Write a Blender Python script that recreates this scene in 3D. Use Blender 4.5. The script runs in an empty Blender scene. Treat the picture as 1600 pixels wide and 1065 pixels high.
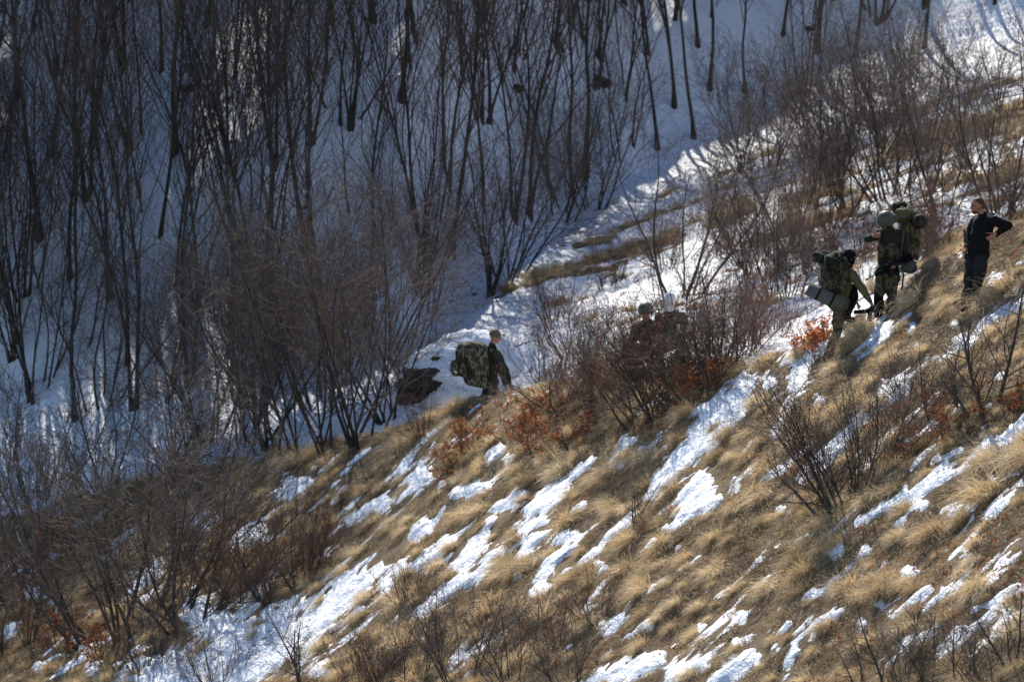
import bpy, bmesh, math, random
import numpy as np
from mathutils import Vector, Matrix, Euler

# ------------------------------------------------------------------ camera, sky, sun, exposure
SC = bpy.context.scene
COL = SC.collection
F = 6300.0                                   # focal length in pixels of the 1600 px wide frame
cam_d = bpy.data.cameras.new('camera'); cam = bpy.data.objects.new('camera', cam_d); COL.objects.link(cam)
cam_d.sensor_width = 36.0; cam_d.lens = 36.0*F/1600.0
cam.location = (0, 0, 0); cam.rotation_euler = (math.radians(90), 0, 0)
cam_d.clip_start = 0.5; cam_d.clip_end = 1500
cam_d.dof.use_dof = True; cam_d.dof.focus_distance = 57.0; cam_d.dof.aperture_fstop = 2.8
SC.camera = cam

SUN = Vector((-0.12, 0.72, 0.68)).normalized()          # direction towards the sun
elev = math.asin(SUN.z); azim = math.atan2(SUN.x, SUN.y)
world = bpy.data.worlds.new('World'); SC.world = world; world.use_nodes = True
wn = world.node_tree; bg = wn.nodes['Background']
sky = wn.nodes.new('ShaderNodeTexSky'); sky.sky_type = 'NISHITA'; sky.sun_disc = False
sky.sun_elevation = elev; sky.sun_rotation = azim; sky.air_density = 1.0; sky.dust_density = 0.0; sky.ozone_density = 3.5
sky.altitude = 1500
wn.links.new(sky.outputs[0], bg.inputs[0]); bg.inputs[1].default_value = 0.118
sun_d = bpy.data.lights.new('sun', 'SUN'); sun = bpy.data.objects.new('sun', sun_d); COL.objects.link(sun)
sun_d.energy = 5.0; sun_d.angle = math.radians(0.5); sun_d.color = (1.0, 0.93, 0.82)
sun.rotation_euler = SUN.to_track_quat('Z', 'Y').to_euler()
SC.view_settings.view_transform = 'Standard'; SC.view_settings.look = 'None'
SC.view_settings.exposure = 0.62; SC.view_settings.gamma = 1.0; SC.view_settings.use_curve_mapping = False
SC.cycles.max_bounces = 5; SC.cycles.diffuse_bounces = 2; SC.cycles.glossy_bounces = 1
SC.cycles.transmission_bounces = 2; SC.cycles.use_denoising = True; SC.cycles.denoiser = 'OPENIMAGEDENOISE'; SC.cycles.denoising_prefilter = 'ACCURATE'

# ------------------------------------------------------------------ noise and terrain
def _h(ix, iy, s):
    n = (ix.astype(np.int64)*374761393 + iy.astype(np.int64)*668265263 + s*1274126177) & 0xffffffff
    n = ((n ^ (n >> 13))*1274126177) & 0xffffffff
    return ((n ^ (n >> 16)) & 0xffff)/65535.0
def vnoise(x, y, s=0):
    x = np.asarray(x, float); y = np.asarray(y, float)
    ix = np.floor(x); iy = np.floor(y); fx = x-ix; fy = y-iy
    fx = fx*fx*(3-2*fx); fy = fy*fy*(3-2*fy)
    a = _h(ix, iy, s); b = _h(ix+1, iy, s); c = _h(ix, iy+1, s); d = _h(ix+1, iy+1, s)
    return (a*(1-fx)+b*fx)*(1-fy)+(c*(1-fx)+d*fx)*fy
def fbm(x, y, s=0, o=4, g=0.5):
    v = 0; a = 1; t = 0
    for i in range(o):
        v = v+a*(vnoise(x, y, s+i*17)-0.5); t += a; a *= g; x = x*2.03+3.1; y = y*2.03+1.7
    return v/t*2
def sstep(a, b, x):
    t = np.clip((x-a)/(b-a), 0, 1); return t*t*(3-2*t)
RX = [-30, -14, -9, -4.8, -0.7, 2.2, 4.5, 6.0, 6.9, 7.8, 12, 30]
RY = [88, 87, 85, 81, 74.5, 69, 64, 63.2, 62, 61.5, 59, 55]       # crest of the near slope
CX = [-40, -14, -6, -2.6, 0, 2, 4, 8, 16, 40]
CY = [94, 92, 90, 93, 104, 111, 115, 117, 118, 122]              # foot of the wooded hillside
CR = [23, 23, 19, 12, 9, 9, 10, 14, 18, 18]
dH = np.array((-0.94, -0.33)); dH /= np.linalg.norm(dH)
def base_h(x, y):
    x = np.asarray(x, float); y = np.asarray(y, float)
    xa = np.maximum(x, -4.0); xb = np.minimum(x+4.0, 0.0)
    A = 0.2735*y + 0.7787*xa + 0.55*xb - 21.02
    A = A + 0.25*fbm(x/4, y/5, 3, 3)
    A = A + 0.40*sstep(6.05, 6.6, x)*np.exp(-((y-62.6)/1.3)**2)      # hump of the ridge between the standing men
    xr = np.clip(x, -16, 30)
    B = 0.30*xr + 0.14*y - 12.6 + 0.35*fbm(x/6, y/8, 9, 3)
    yr = np.interp(x, RX, RY); yc = np.interp(x, CX, CY)
    t = sstep(-0.6, 3.2, y-yr)
    h = A*(1-t)+B*t
    # the far side of the near ridge drops a little before the ground rises again
    h = h - 0.5*sstep(0, 2.5, y-yr)*(1-sstep(3, 9, y-yr))*sstep(-7, -2, x)
    d = y-yc+0.8*fbm(x/5, y/5, 21, 2)
    rise = 0.90*np.logaddexp(0, d/1.0)*1.0
    cr = np.interp(x, CX, CR)+2*fbm(x/7, y*0+3, 5, 2)
    over = np.logaddexp(0, (d-cr)/2.0)*2.0
    h = h + rise - over*1.1
    h = h + 0.26*fbm(x/2.6, y/3.0, 31, 4)*sstep(0, 6, d)
    return h
def detail_h(x, y):
    s = x*dH[0]+y*dH[1]; t = -x*dH[1]+y*dH[0]
    w = 1-sstep(-1, 4, y-np.interp(x, RX, RY))*0.4
    return w*(0.10*fbm(s/1.1, t/0.6, 41, 3) + 0.05*fbm(x/0.35, y/0.35, 45, 2))
def H(x, y): return base_h(x, y)+detail_h(x, y)
def Hs(x, y): return float(H(np.array([x]), np.array([y]))[0])
def hit(u, v, y0=42.0, y1=170.0):
    ys = np.arange(y0, y1, 0.08); x = (u-800)/F*ys; z = (532.5-v)/F*ys
    g = H(x, ys) - z
    k = np.where(g > 0)[0]
    if len(k) == 0: return None
    return Vector((x[k[0]], ys[k[0]], g[k[0]]+z[k[0]]))
def P(u, v, y): return Vector(((u-800)/F*y, y, (532.5-v)/F*y))
def project(x, y, z): return 800+F*x/y, 532.5-F*z/y

# snow lying on the near slope: centre lines of the patches, (u, v, half width) in the photograph, laid on the ground
S = """452,752,8|480,753,6;430,772,6|475,766,5;536,767,7;522,783,4;556,806,15|592,788,13;625,775,9|662,742,10;687,755,7;715,770,8|760,765,8
762,718,5|780,705,5;795,718,6;775,795,7|800,785,7;648,835,8|665,820,9;660,882,12|695,855,12;715,890,10|745,850,11;765,815,6|745,855,6
610,895,9;600,915,11|632,885,10;585,890,14|540,930,27|470,985,33|400,1030,34|300,1050,30|210,1050,20;350,1000,24|310,950,18
700,920,9|760,890,8;650,960,11|700,930,9;400,830,11|370,850,10;80,868,6;15,985,10;45,925,7|110,950,8;150,880,6|180,870,5;320,800,6|300,815,6
1165,600,14|1120,660,26|1085,705,20|1045,745,15|1020,775,9;1105,775,12|1060,803,9;1100,750,11|1065,778,7;990,812,10|950,838,5
875,765,12|835,800,10;912,793,7|895,797,5;870,740,6;810,775,9;850,813,7|810,825,6;900,833,7|870,843,7;845,838,8|812,875,7;900,858,5|855,880,6
857,890,10|828,935,7;808,900,7;1040,828,4|1058,820,4;1062,858,4;1020,850,5;935,885,8;905,890,5;945,982,11|968,968,8;1015,977,5;1000,970,3
930,1062,12|975,1045,13|1025,1030,9;1100,1035,8|1050,1058,9;1170,1030,11|1120,1060,13;1090,980,7;1160,962,7;1170,998,5|1150,1010,5
1230,977,7|1205,990,6;1215,1015,6;1318,955,6|1285,975,10|1250,1000,9|1225,1040,5;1420,898,9;1455,918,6|1420,945,9|1395,962,7
1475,923,5|1445,955,5;1375,945,6;1350,973,6;1470,980,7|1410,1008,7;1515,873,9;1510,908,5|1495,915,5;1580,873,9|1565,880,6
1565,950,8|1515,985,12|1470,1018,8;1595,920,5|1520,955,6;1598,960,7|1560,985,7;1490,797,11|1520,790,9;1518,808,4;1440,790,7;1408,818,6
1600,665,10|1560,698,10|1500,730,8|1450,755,10|1400,790,9|1340,815,5;1460,720,6|1500,705,5;1350,860,8;1305,860,9;1320,833,4;1550,748,4
1220,798,7;1265,740,11|1300,705,8|1345,650,9|1380,605,7;1280,628,9;1410,600,10|1350,640,7;1210,680,8|1235,635,9;1250,595,13|1245,570,13
1205,598,10;1150,755,5|1147,772,5;1500,640,7;1565,590,7;1422,510,7;1372,518,17|1342,552,12;1311,526,7;1275,545,12|1240,568,12;1431,541,5
1494,508,5;1557,440,9;1587,433,5;1480,560,6;1600,470,6|1580,490,5;980,690,10|960,730,8;925,720,6|880,750,6;1180,560,8;1000,700,6
250,880,6|200,930,7;40,860,5;120,1000,9|150,1040,10;60,1040,6;500,1040,12;430,890,6|380,960,12"""
PATCH = []
for line in S.split('\n'):
    for p in line.split(';'):
        if p: PATCH.append([tuple(float(a) for a in q.split(',')) for q in p.split('|')])
# brown grass showing through on the sunny strip behind the ridge
BARE = [[(830,440,7),(900,415,9),(1000,392,9),(1060,372,8)], [(1110,352,8),(1170,328,9)], [(1230,318,7),(1310,290,9)], [(1400,235,12),(1500,205,14),(1620,180,16)],
        [(900,385,5),(950,375,5)], [(960,365,4),(1040,330,4)], [(880,430,5),(960,420,6)], [(690,475,8),(740,460,7)], [(1460,400,12),(1600,345,12)],
        [(1180,380,6),(1260,350,7),(1330,330,6)], [(1540,290,8),(1620,250,9)], [(560,520,8),(700,480,8)]]
def field(u, v, strokes):
    m = np.full(u.shape, -9.0)
    for st in strokes:
        if len(st) == 1: st = [st[0], st[0]]
        us = [q[0] for q in st]; vs = [q[1] for q in st]; r = max(q[2] for q in st)*2.5+6
        k = np.where((u > min(us)-r) & (u < max(us)+r) & (v > min(vs)-r) & (v < max(vs)+r))
        if len(k[0]) == 0: continue
        uu = u[k]; vv = v[k]; best = np.full(uu.shape, -9.0)
        for (a, b, c), (d, e, f) in zip(st[:-1], st[1:]):
            L = (d-a)**2+(e-b)**2+1e-6
            t = np.clip(((uu-a)*(d-a)+(vv-b)*(e-b))/L, 0, 1)
            w = c+(f-c)*t
            # patches reach further along the fall line than across it
            du = uu-(a+(d-a)*t); dv = vv-(b+(e-b)*t)
            al = (-du*0.80+dv*0.60); ac = (du*0.60+dv*0.80)
            dist = np.sqrt((al*0.85)**2+(ac*0.95)**2)
            best = np.maximum(best, 1.22-dist/w)
        m[k] = np.maximum(m[k], best)
    return m
def snow_mask(x, y, h):
    """about +1 in deep snow, 0 at its edge, negative on bare ground"""
    u, v = project(x, y, h)
    s = x*dH[0]+y*dH[1]; t = -x*dH[1]+y*dH[0]
    n1 = fbm(s/1.4, t/0.55, 61, 4, 0.6); n2 = fbm(s/0.36, t/0.28, 65, 3, 0.7); n3 = fbm(s/0.13, t/0.12, 68, 2, 0.7)
    near = field(u, v, PATCH)
    near = np.maximum(near, -1.0)*1.0 + 0.6*n1 + 1.2*n2 + 0.9*n3
    wild = 1.3*fbm(s/0.9, t/0.5, 71, 4)-0.36 + 0.9*n2 + 0.4*n3          # outside the photograph, and crumbs inside it
    outside = sstep(0, 60, np.maximum(np.maximum(-u, u-1600), v-1065))
    near = np.where(outside > 0, np.maximum(near, wild*outside-0.4*(1-outside)), np.maximum(near, wild-0.16))
    yr = np.interp(x, RX, RY); yc = np.interp(x, CX, CY)
    bare = field(u, v, BARE)
    far = 0.58 - 1.5*np.maximum(bare+0.35, 0)*0.75 + 1.35*n1*(1-sstep(-3, 3, y-yc)) + 1.0*n2 + 0.5*n3
    far = far - 0.75*sstep(4, 9, x)*(0.6+n1) + 0.0*u
    far = far + 1.9*sstep(-5, 1, y-yc)
    tb = sstep(0.8, 2.0, y-yr+0.8*n1)
    return near*(1-tb)+far*tb

def obj(name, mesh, mat=None, parent=None, label=None, cat=None, group=None, kind=None):
    o = bpy.data.objects.new(name, mesh); COL.objects.link(o)
    if mat is not None and mesh is not None and len(mesh.materials) == 0: mesh.materials.append(mat)
    if parent is not None: o.parent = parent
    tag(o, label, cat, group, kind); return o
def tag(o, label=None, cat=None, group=None, kind=None):
    if label: o['label'] = label
    if cat: o['category'] = cat
    if group: o['group'] = group
    if kind: o['kind'] = kind
def mesh_np(name, verts, faces, smooth=True):
    me = bpy.data.meshes.new(name); nv = len(verts); nf = len(faces); k = faces.shape[1]
    me.vertices.add(nv); me.vertices.foreach_set('co', np.asarray(verts, np.float32).ravel())
    me.loops.add(nf*k); me.loops.foreach_set('vertex_index', faces.astype(np.int32).ravel())
    me.polygons.add(nf); me.polygons.foreach_set('loop_start', np.arange(0, nf*k, k, dtype=np.int32))
    me.polygons.foreach_set('loop_total', np.full(nf, k, np.int32))
    if smooth: me.polygons.foreach_set('use_smooth', np.ones(nf, bool))
    me.update(calc_edges=True); me.validate(); return me

# ------------------------------------------------------------------ materials
class N:
    def __init__(s, name):
        s.m = bpy.data.materials.new(name); s.m.use_nodes = True; s.t = s.m.node_tree; s.b = s.t.nodes['Principled BSDF']
        s.b.inputs['Specular IOR Level'].default_value = 0.25
    def n(s, ty, **k):
        nd = s.t.nodes.new(ty)
        for a, v in k.items():
            if a in nd.inputs: nd.inputs[a].default_value = v
            else: setattr(nd, a, v)
        return nd
    def l(s, a, b): s.t.links.new(a, b)
    def noise(s, scale, detail=4, rough=0.6, coord='Object', sx=None):
        tc = s.n('ShaderNodeTexCoord'); nz = s.n('ShaderNodeTexNoise'); nz.inputs['Scale'].default_value = scale
        nz.inputs['Detail'].default_value = detail; nz.inputs['Roughness'].default_value = rough
        if sx:
            mp = s.n('ShaderNodeMapping'); mp.inputs['Scale'].default_value = sx; s.l(tc.outputs[coord], mp.inputs[0]); s.l(mp.outputs[0], nz.inputs['Vector'])
        else: s.l(tc.outputs[coord], nz.inputs['Vector'])
        return nz.outputs['Fac']
    def ramp(s, fac, stops, interp='LINEAR'):
        r = s.n('ShaderNodeValToRGB'); r.color_ramp.interpolation = interp
        while len(r.color_ramp.elements) < len(stops): r.color_ramp.elements.new(0.5)
        for e, (p, c) in zip(r.color_ramp.elements, stops): e.position = p; e.color = (*c, 1)
        s.l(fac, r.inputs[0]); return r.outputs[0]
    def col(s, c): s.l(c, s.b.inputs['Base Color'])
    def bump(s, h, strength=0.5, dist=0.02):
        b = s.n('ShaderNodeBump'); b.inputs['Strength'].default_value = strength; b.inputs['Distance'].default_value = dist
        s.l(h, b.inputs['Height']); s.l(b.outputs[0], s.b.inputs['Normal'])
    def rough(s, r): s.b.inputs['Roughness'].default_value = r; return s
    def translucent(s, colout, f):
        tr = s.n('ShaderNodeBsdfTranslucent'); s.l(colout, tr.inputs[0]); mx = s.n('ShaderNodeMixShader'); mx.inputs[0].default_value = f
        out = s.t.nodes['Material Output']; s.l(s.b.outputs[0], mx.inputs[1]); s.l(tr.outputs[0], mx.inputs[2]); s.l(mx.outputs[0], out.inputs[0])
def m_noise(name, stops, scale=6, rough=0.9, bump=0.3, dist=0.01, detail=5, sx=None):
    k = N(name).rough(rough); f = k.noise(scale, detail, 0.6, sx=sx); k.col(k.ramp(f, stops)); 
    if bump: k.bump(k.noise(scale*6, 3), bump, dist)
    return k.m
def m_snow():
    k = N('snow').rough(0.55); f = k.noise(1.2, 5)
    k.col(k.ramp(f, [(0.3, (0.68, 0.73, 0.80)), (0.6, (0.77, 0.81, 0.87))]))
    a = k.noise(3.0, 6, 0.6); b = k.noise(22, 4, 0.6)
    ad = k.n('ShaderNodeMath', operation='MULTIPLY_ADD'); k.l(b, ad.inputs[0]); ad.inputs[1].default_value = 0.18; k.l(a, ad.inputs[2])
    k.bump(ad.outputs[0], 0.9, 0.14)
    k.b.inputs['Subsurface Weight'].default_value = 0.0
    return k.m
def m_ground():
    k = N('dry_turf_soil').rough(1.0)
    f = k.noise(2.2, 8, 0.7); c1 = k.ramp(f, [(0.30, (0.10, 0.07, 0.048)), (0.46, (0.22, 0.16, 0.10)), (0.56, (0.32, 0.24, 0.15)), (0.72, (0.15, 0.11, 0.075))])
    f2 = k.noise(14, 6, 0.75)
    mx = k.n('ShaderNodeMix', data_type='RGBA', blend_type='MULTIPLY'); mx.inputs[0].default_value = 0.8
    k.l(c1, mx.inputs[6]); k.l(k.ramp(f2, [(0.3, (0.35, 0.33, 0.3)), (0.65, (1, 1, 1))]), mx.inputs[7]); k.col(mx.outputs[2])
    k.bump(k.noise(26, 6, 0.7), 1.0, 0.05); return k.m
def m_blade(name, a, b, c, tr=0.35):
    k = N(name).rough(0.6); oi = k.n('ShaderNodeObjectInfo'); r = k.ramp(oi.outputs['Random'], [(0, a), (0.45, b), (1, c)])
    f = k.noise(7, 2); mx = k.n('ShaderNodeMix', data_type='RGBA', blend_type='MULTIPLY'); mx.inputs[0].default_value = 1
    k.l(r, mx.inputs[6]); k.l(k.ramp(f, [(0.3, (0.6, 0.58, 0.55)), (0.7, (1.15, 1.12, 1.1))]), mx.inputs[7]); k.col(mx.outputs[2])
    k.translucent(mx.outputs[2], tr); return k.m
def m_leaf(name, a, b, c, tr=0.4):
    k = N(name).rough(0.75); g = k.n('ShaderNodeNewGeometry'); r = k.ramp(g.outputs['Random Per Island'], [(0, a), (0.5, b), (1, c)])
    k.col(r); k.translucent(r, tr); return k.m
def m_camo(name, cols, scale=9, rough=0.9, sx=(1, 1, 0.7)):
    k = N(name).rough(rough); f = k.noise(scale, 2, 0.5, sx=sx)
    n = len(cols); k.col(k.ramp(f, [(0.0 if i == 0 else 0.36+0.28*i/n, c) for i, c in enumerate(cols)], 'CONSTANT'))
    k.bump(k.noise(18, 4), 0.5, 0.03); return k.m
M = dict(
 snow=m_snow(), ground=m_ground(),
 straw=m_blade('straw', (0.54, 0.395, 0.215), (0.80, 0.615, 0.355), (0.93, 0.765, 0.50)),
 mat=m_blade('matted_grass', (0.20, 0.15, 0.09), (0.36, 0.27, 0.16), (0.58, 0.45, 0.27), 0.3),
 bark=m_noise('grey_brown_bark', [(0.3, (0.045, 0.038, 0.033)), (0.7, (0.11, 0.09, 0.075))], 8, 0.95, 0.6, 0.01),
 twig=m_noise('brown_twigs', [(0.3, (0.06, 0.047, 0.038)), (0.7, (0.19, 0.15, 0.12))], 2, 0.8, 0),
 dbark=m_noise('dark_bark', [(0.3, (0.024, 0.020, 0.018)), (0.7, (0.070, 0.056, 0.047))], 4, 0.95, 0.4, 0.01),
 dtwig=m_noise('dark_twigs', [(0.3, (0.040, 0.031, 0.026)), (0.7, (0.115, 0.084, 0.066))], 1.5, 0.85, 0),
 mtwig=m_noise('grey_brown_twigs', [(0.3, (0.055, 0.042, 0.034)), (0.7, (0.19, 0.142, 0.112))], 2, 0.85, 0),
 rtwig=m_noise('reddish_twigs', [(0.3, (0.10, 0.05, 0.035)), (0.7, (0.22, 0.13, 0.09))], 2, 0.8, 0),
 rust=m_leaf('rust_leaves', (0.16, 0.055, 0.025), (0.30, 0.10, 0.035), (0.42, 0.17, 0.08)),
 orange=m_leaf('orange_leaves', (0.32, 0.075, 0.02), (0.56, 0.15, 0.035), (0.68, 0.25, 0.07), 0.45),
 brownleaf=m_leaf('brown_leaves', (0.10, 0.055, 0.03), (0.20, 0.11, 0.06), (0.34, 0.20, 0.11), 0.3),
 rock=m_noise('dark_rock', [(0.3, (0.015, 0.014, 0.013)), (0.7, (0.06, 0.054, 0.048))], 3, 0.95, 0.9, 0.05),
 skin=m_noise('weathered_skin', [(0.3, (0.3060, 0.1275, 0.0850)), (0.7, (0.3910, 0.1870, 0.1275))], 12, 0.55, 0),
 black=m_noise('black_cloth', [(0.3, (0.004, 0.004, 0.005)), (0.7, (0.010, 0.010, 0.011))], 5, 0.95, 0.5, 0.02),
 gunmetal=m_noise('gunmetal', [(0.3, (0.018, 0.018, 0.02)), (0.7, (0.04, 0.04, 0.042))], 12, 0.45, 0),
 charcoal=m_noise('charcoal_cloth', [(0.3, (0.0126, 0.0133, 0.0140)), (0.7, (0.0231, 0.0231, 0.0245))], 5, 0.9, 0.5, 0.02),
 olive=m_noise('olive_cloth', [(0.3, (0.0867, 0.0790, 0.0365)), (0.7, (0.1377, 0.1232, 0.0612))], 5, 0.9, 0.5, 0.02),
 dolive=m_noise('dark_olive_cloth', [(0.3, (0.0175, 0.0182, 0.0126)), (0.7, (0.0329, 0.0329, 0.0231))], 5, 0.9, 0.5, 0.02),
 khaki=m_noise('grey_green_knit', [(0.3, (0.072, 0.076, 0.048)), (0.7, (0.120, 0.120, 0.080))], 30, 0.95, 0.5, 0.01),
 helmet=m_noise('helmet_green', [(0.3, (0.0622, 0.0675, 0.0510)), (0.7, (0.0900, 0.0960, 0.0735))], 20, 0.55, 0.2, 0.004),
 foam=m_noise('grey_foam', [(0.3, (0.0952, 0.0952, 0.0840)), (0.7, (0.1344, 0.1344, 0.1176))], 20, 0.9, 0.2, 0.004),
 foamend=m_noise('grey_foam_end', [(0.3, (0.06, 0.06, 0.055)), (0.7, (0.14, 0.14, 0.12))], 40, 0.9, 0.2, 0.004),
 white=m_noise('white_cloth', [(0.3, (0.62, 0.62, 0.62)), (0.7, (0.78, 0.78, 0.77))], 12, 0.9, 0.3, 0.01),
 hair=m_noise('red_brown_hair', [(0.3, (0.06, 0.025, 0.012)), (0.7, (0.14, 0.06, 0.03))], 60, 0.6, 0.6, 0.01),
 camoT=m_camo('trouser_camouflage', [(0.0225, 0.0203, 0.0135), (0.0540, 0.0450, 0.0270), (0.1080, 0.0900, 0.0585), (0.0450, 0.0315, 0.0180)], 10),
 camoY=m_camo('tan_camouflage', [(0.0450, 0.0360, 0.0180), (0.1170, 0.0900, 0.0450), (0.1530, 0.1215, 0.0675), (0.0630, 0.0540, 0.0270)], 10),
 camoP=m_camo('rucksack_camouflage', [(0.018, 0.017, 0.012), (0.045, 0.042, 0.024), (0.17, 0.155, 0.11), (0.05, 0.04, 0.024)], 8.5, sx=(1, 1, 0.45)),
 camoG=m_camo('green_camouflage', [(0.0075, 0.0128, 0.0097), (0.0188, 0.0263, 0.0188), (0.0473, 0.0420, 0.0263), (0.0158, 0.0158, 0.0105)], 9),
 strap=m_noise('webbing', [(0.3, (0.05, 0.05, 0.03)), (0.7, (0.09, 0.085, 0.055))], 30, 0.9, 0),
)

# ------------------------------------------------------------------ ground and snow
def axis(parts):
    out = []
    for a, b, s in parts: out.append(np.arange(a, b-1e-6, s))
    out.append(np.array([parts[-1][1]])); return np.concatenate(out)
def grid(xs, ys):
    X, Y = np.meshgrid(xs, ys); nx = len(xs); ny = len(ys)
    i = np.arange(ny-1)[:, None]*nx+np.arange(nx-1)[None, :]
    return X, Y, np.stack([i, i+1, i+1+nx, i+nx], -1).reshape(-1, 4)
gx = axis([(-160, -40, 10), (-40, -16, 0.8), (-16, -12, 0.2), (-12, 12, 0.085), (12, 20, 0.16), (20, 40, 0.8), (40, 160, 10)])
gy = axis([(4, 36, 2), (36, 44, 0.4), (44, 90, 0.085), (90, 116, 0.16), (116, 140, 0.5), (140, 420, 8)])
X, Y, Fc = grid(gx, gy)
Z = H(X, Y)
Z = np.where(Y < 42, Z-0.0, Z)
obj('ground', mesh_np('ground', np.stack([X, Y, Z], -1).reshape(-1, 3), Fc), M['ground'], kind='structure')
sx_ = axis([(-160, -40, 10), (-40, -16, 0.8), (-16, -12, 0.16), (-12, 12, 0.055), (12, 22, 0.14), (22, 40, 0.8), (40, 160, 10)])
sy_ = axis([(36, 44, 0.3), (44, 86, 0.055), (86, 116, 0.11), (116, 140, 0.4), (140, 420, 8)])
X, Y, Fc = grid(sx_, sy_)
bh = base_h(X, Y); Zg = bh+detail_h(X, Y); m = snow_mask(X, Y, Zg)
thick = 0.062*np.tanh(m*1.3)
deep = sstep(1.2, 2.2, m)
Zs = Zg + np.where(m > 0, thick, thick*1.2)
Zs = Zs*(1-deep*0.5)+ (bh+0.12)*deep*0.5 + 0.02*fbm(X/0.5, Y/0.5, 81, 3)*(m > 0.2)
keep = (m.ravel()[Fc] > -0.45).any(axis=1)
Fk = Fc[keep]; used = np.unique(Fk); remap = np.full(X.size, -1); remap[used] = np.arange(len(used))
SNOW = obj('snow', mesh_np('snow', np.stack([X, Y, Zs], -1).reshape(-1, 3)[used], remap[Fk]), M['snow'], kind='structure')

# ------------------------------------------------------------------ bare trees and shrubs
class Tubes:
    def __init__(s): s.v = []; s.f = []; s.n = 0
    def add(s, pts, rad, k=4):
        pts = np.array(pts); n = len(pts); rad = np.asarray(rad)
        tang = np.gradient(pts, axis=0); tang /= np.linalg.norm(tang, axis=1)[:, None]+1e-9
        ref = np.array((0.31, 0.95, 0.05)) if abs(tang[0][1]) < 0.8 else np.array((1., 0.1, 0))
        a = np.cross(tang, ref); a /= np.linalg.norm(a, axis=1)[:, None]+1e-9; b = np.cross(tang, a)
        th = np.arange(k)*2*math.pi/k
        ring = pts[:, None, :]+rad[:, None, None]*(np.cos(th)[None, :, None]*a[:, None, :]+np.sin(th)[None, :, None]*b[:, None, :])
        s.v.append(ring.reshape(-1, 3)); i = np.arange(n-1)[:, None]*k; j = np.arange(k)[None, :]; j2 = (j+1) % k
        s.f.append((np.stack([i+j, i+j2, i+k+j2, i+k+j], -1).reshape(-1, 4))+s.n); s.n += n*k
    def mesh(s, name): return mesh_np(name, np.concatenate(s.v), np.concatenate(s.f))
def rv(R): 
    v = R.normal(size=3); return v/np.linalg.norm(v)
def branch(R, out, p, d, L, r, lev, maxlev, cfg):
    n = max(3, int(3+L*(2.2 if lev == 0 else 3.5))); n = min(n, 12)
    pts = [p]; dirs = [d]; step = L/n; w = cfg['wob']*(0.6 if lev == 0 else 1.0)
    kink = rv(R)
    for i in range(n):
        if i % 2 == 0: kink = rv(R)
        d = d+kink*w+np.array((0, 0, cfg['up'][min(lev, 3)]))*0.1
        d = d/np.linalg.norm(d); p = p+d*step; pts.append(p); dirs.append(d)
    t = np.linspace(0, 1, n+1); tip = cfg.get('tip', 0.25)
    rad = r*(1-(1-tip)*t**0.9); 
    if lev == 0: rad = rad*(1+0.3*np.exp(-t*14)+0.9*np.exp(-t*34))
    out[0 if lev == 0 else 1].add(pts, np.maximum(rad, cfg['rmin']), 6 if lev == 0 else (4 if lev == 1 else 3))
    if lev >= maxlev:
        if cfg.get('leaf', 0) > 0:
            for q in range(R.poisson(cfg['leaf'])):
                k = R.integers(1, n+1); out[2].append((pts[k]+rv(R)*0.02, rv(R)))
        return
    nb = cfg['nb'][lev]; nb = max(1, int(nb*L/cfg['ref'][lev]+R.random()))
    for j in range(nb):
        tt = cfg['t0'][lev]+(0.97-cfg['t0'][lev])*((j+R.random())/nb)
        k = min(int(tt*n), n-1); f = tt*n-k; q = pts[k]*(1-f)+pts[k+1]*f; dd = dirs[k]
        side = np.cross(dd, rv(R)); side /= np.linalg.norm(side)+1e-9
        ang = math.radians(cfg['ang'][lev]*(0.7+0.6*R.random()))
        nd = dd*math.cos(ang)+side*math.sin(ang)
        nl = cfg['len'][lev]*L*(1.05-0.62*tt)*(0.6+0.7*R.random())
        nr = max(rad[k]*cfg['rr']*(0.7+0.4*R.random()), cfg['rmin'])
        branch(R, out, q, nd, nl, nr, lev+1, maxlev, cfg)
def leaf_mesh(name, L, R, size):
    V = []; Fq = []
    for i, (p, nrm) in enumerate(L):
        a = np.cross(nrm, rv(R)); a /= np.linalg.norm(a)+1e-9; b = np.cross(nrm, a); s = size*(0.6+0.8*R.random()); c = 0.35*s*nrm
        V += [p, p+a*s*0.5+b*s*0.32+c*0.6, p+a*s*1.05+c*0.2, p+a*s*0.5-b*s*0.32+c*0.6]; Fq.append((4*i, 4*i+1, 4*i+2, 4*i+3))
    return mesh_np(name, np.array(V), np.array(Fq), False)
BASE = dict(wob=0.17, up=(0.5, 0.9, 0.6, 0.3), nb=(10, 6, 5), ref=(4.0, 1.5, 0.7), t0=(0.22, 0.15, 0.1), ang=(34, 36, 40), len=(0.58, 0.60, 0.62),
            rr=0.55, rmin=0.0028, leaf=0)
def make_tree(seed, h, stems, spread, r0, maxlev=3, base_r=0.12, fork=0.0, **kw):
    cfg = dict(BASE); cfg.update(kw); R = np.random.default_rng(seed); out = [Tubes(), Tubes(), []]
    for s in range(stems):
        az = R.random()*6.283 if stems > 1 else 0; sp = math.radians(spread*(0.35+0.9*R.random()) if stems > 1 else spread*R.random())
        p = np.array((math.cos(az)*base_r*R.random(), math.sin(az)*base_r*R.random(), -0.25))
        lx = kw.get('lean', (0, 0))
        d = np.array((math.sin(sp)*math.cos(az)+lx[0], math.sin(sp)*math.sin(az)+lx[1], math.cos(sp))); d /= np.linalg.norm(d)
        branch(R, out, p, d, h*(0.65+0.4*R.random() if s else 1.0), r0*(0.6+0.5*R.random() if s else 1), 0, maxlev, cfg)
    L = out[2]
    return out[0].mesh('trunk'), out[1].mesh('branches'), (leaf_mesh('leaves', L, R, cfg.get('lsize', 0.05)) if L else None)
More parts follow.
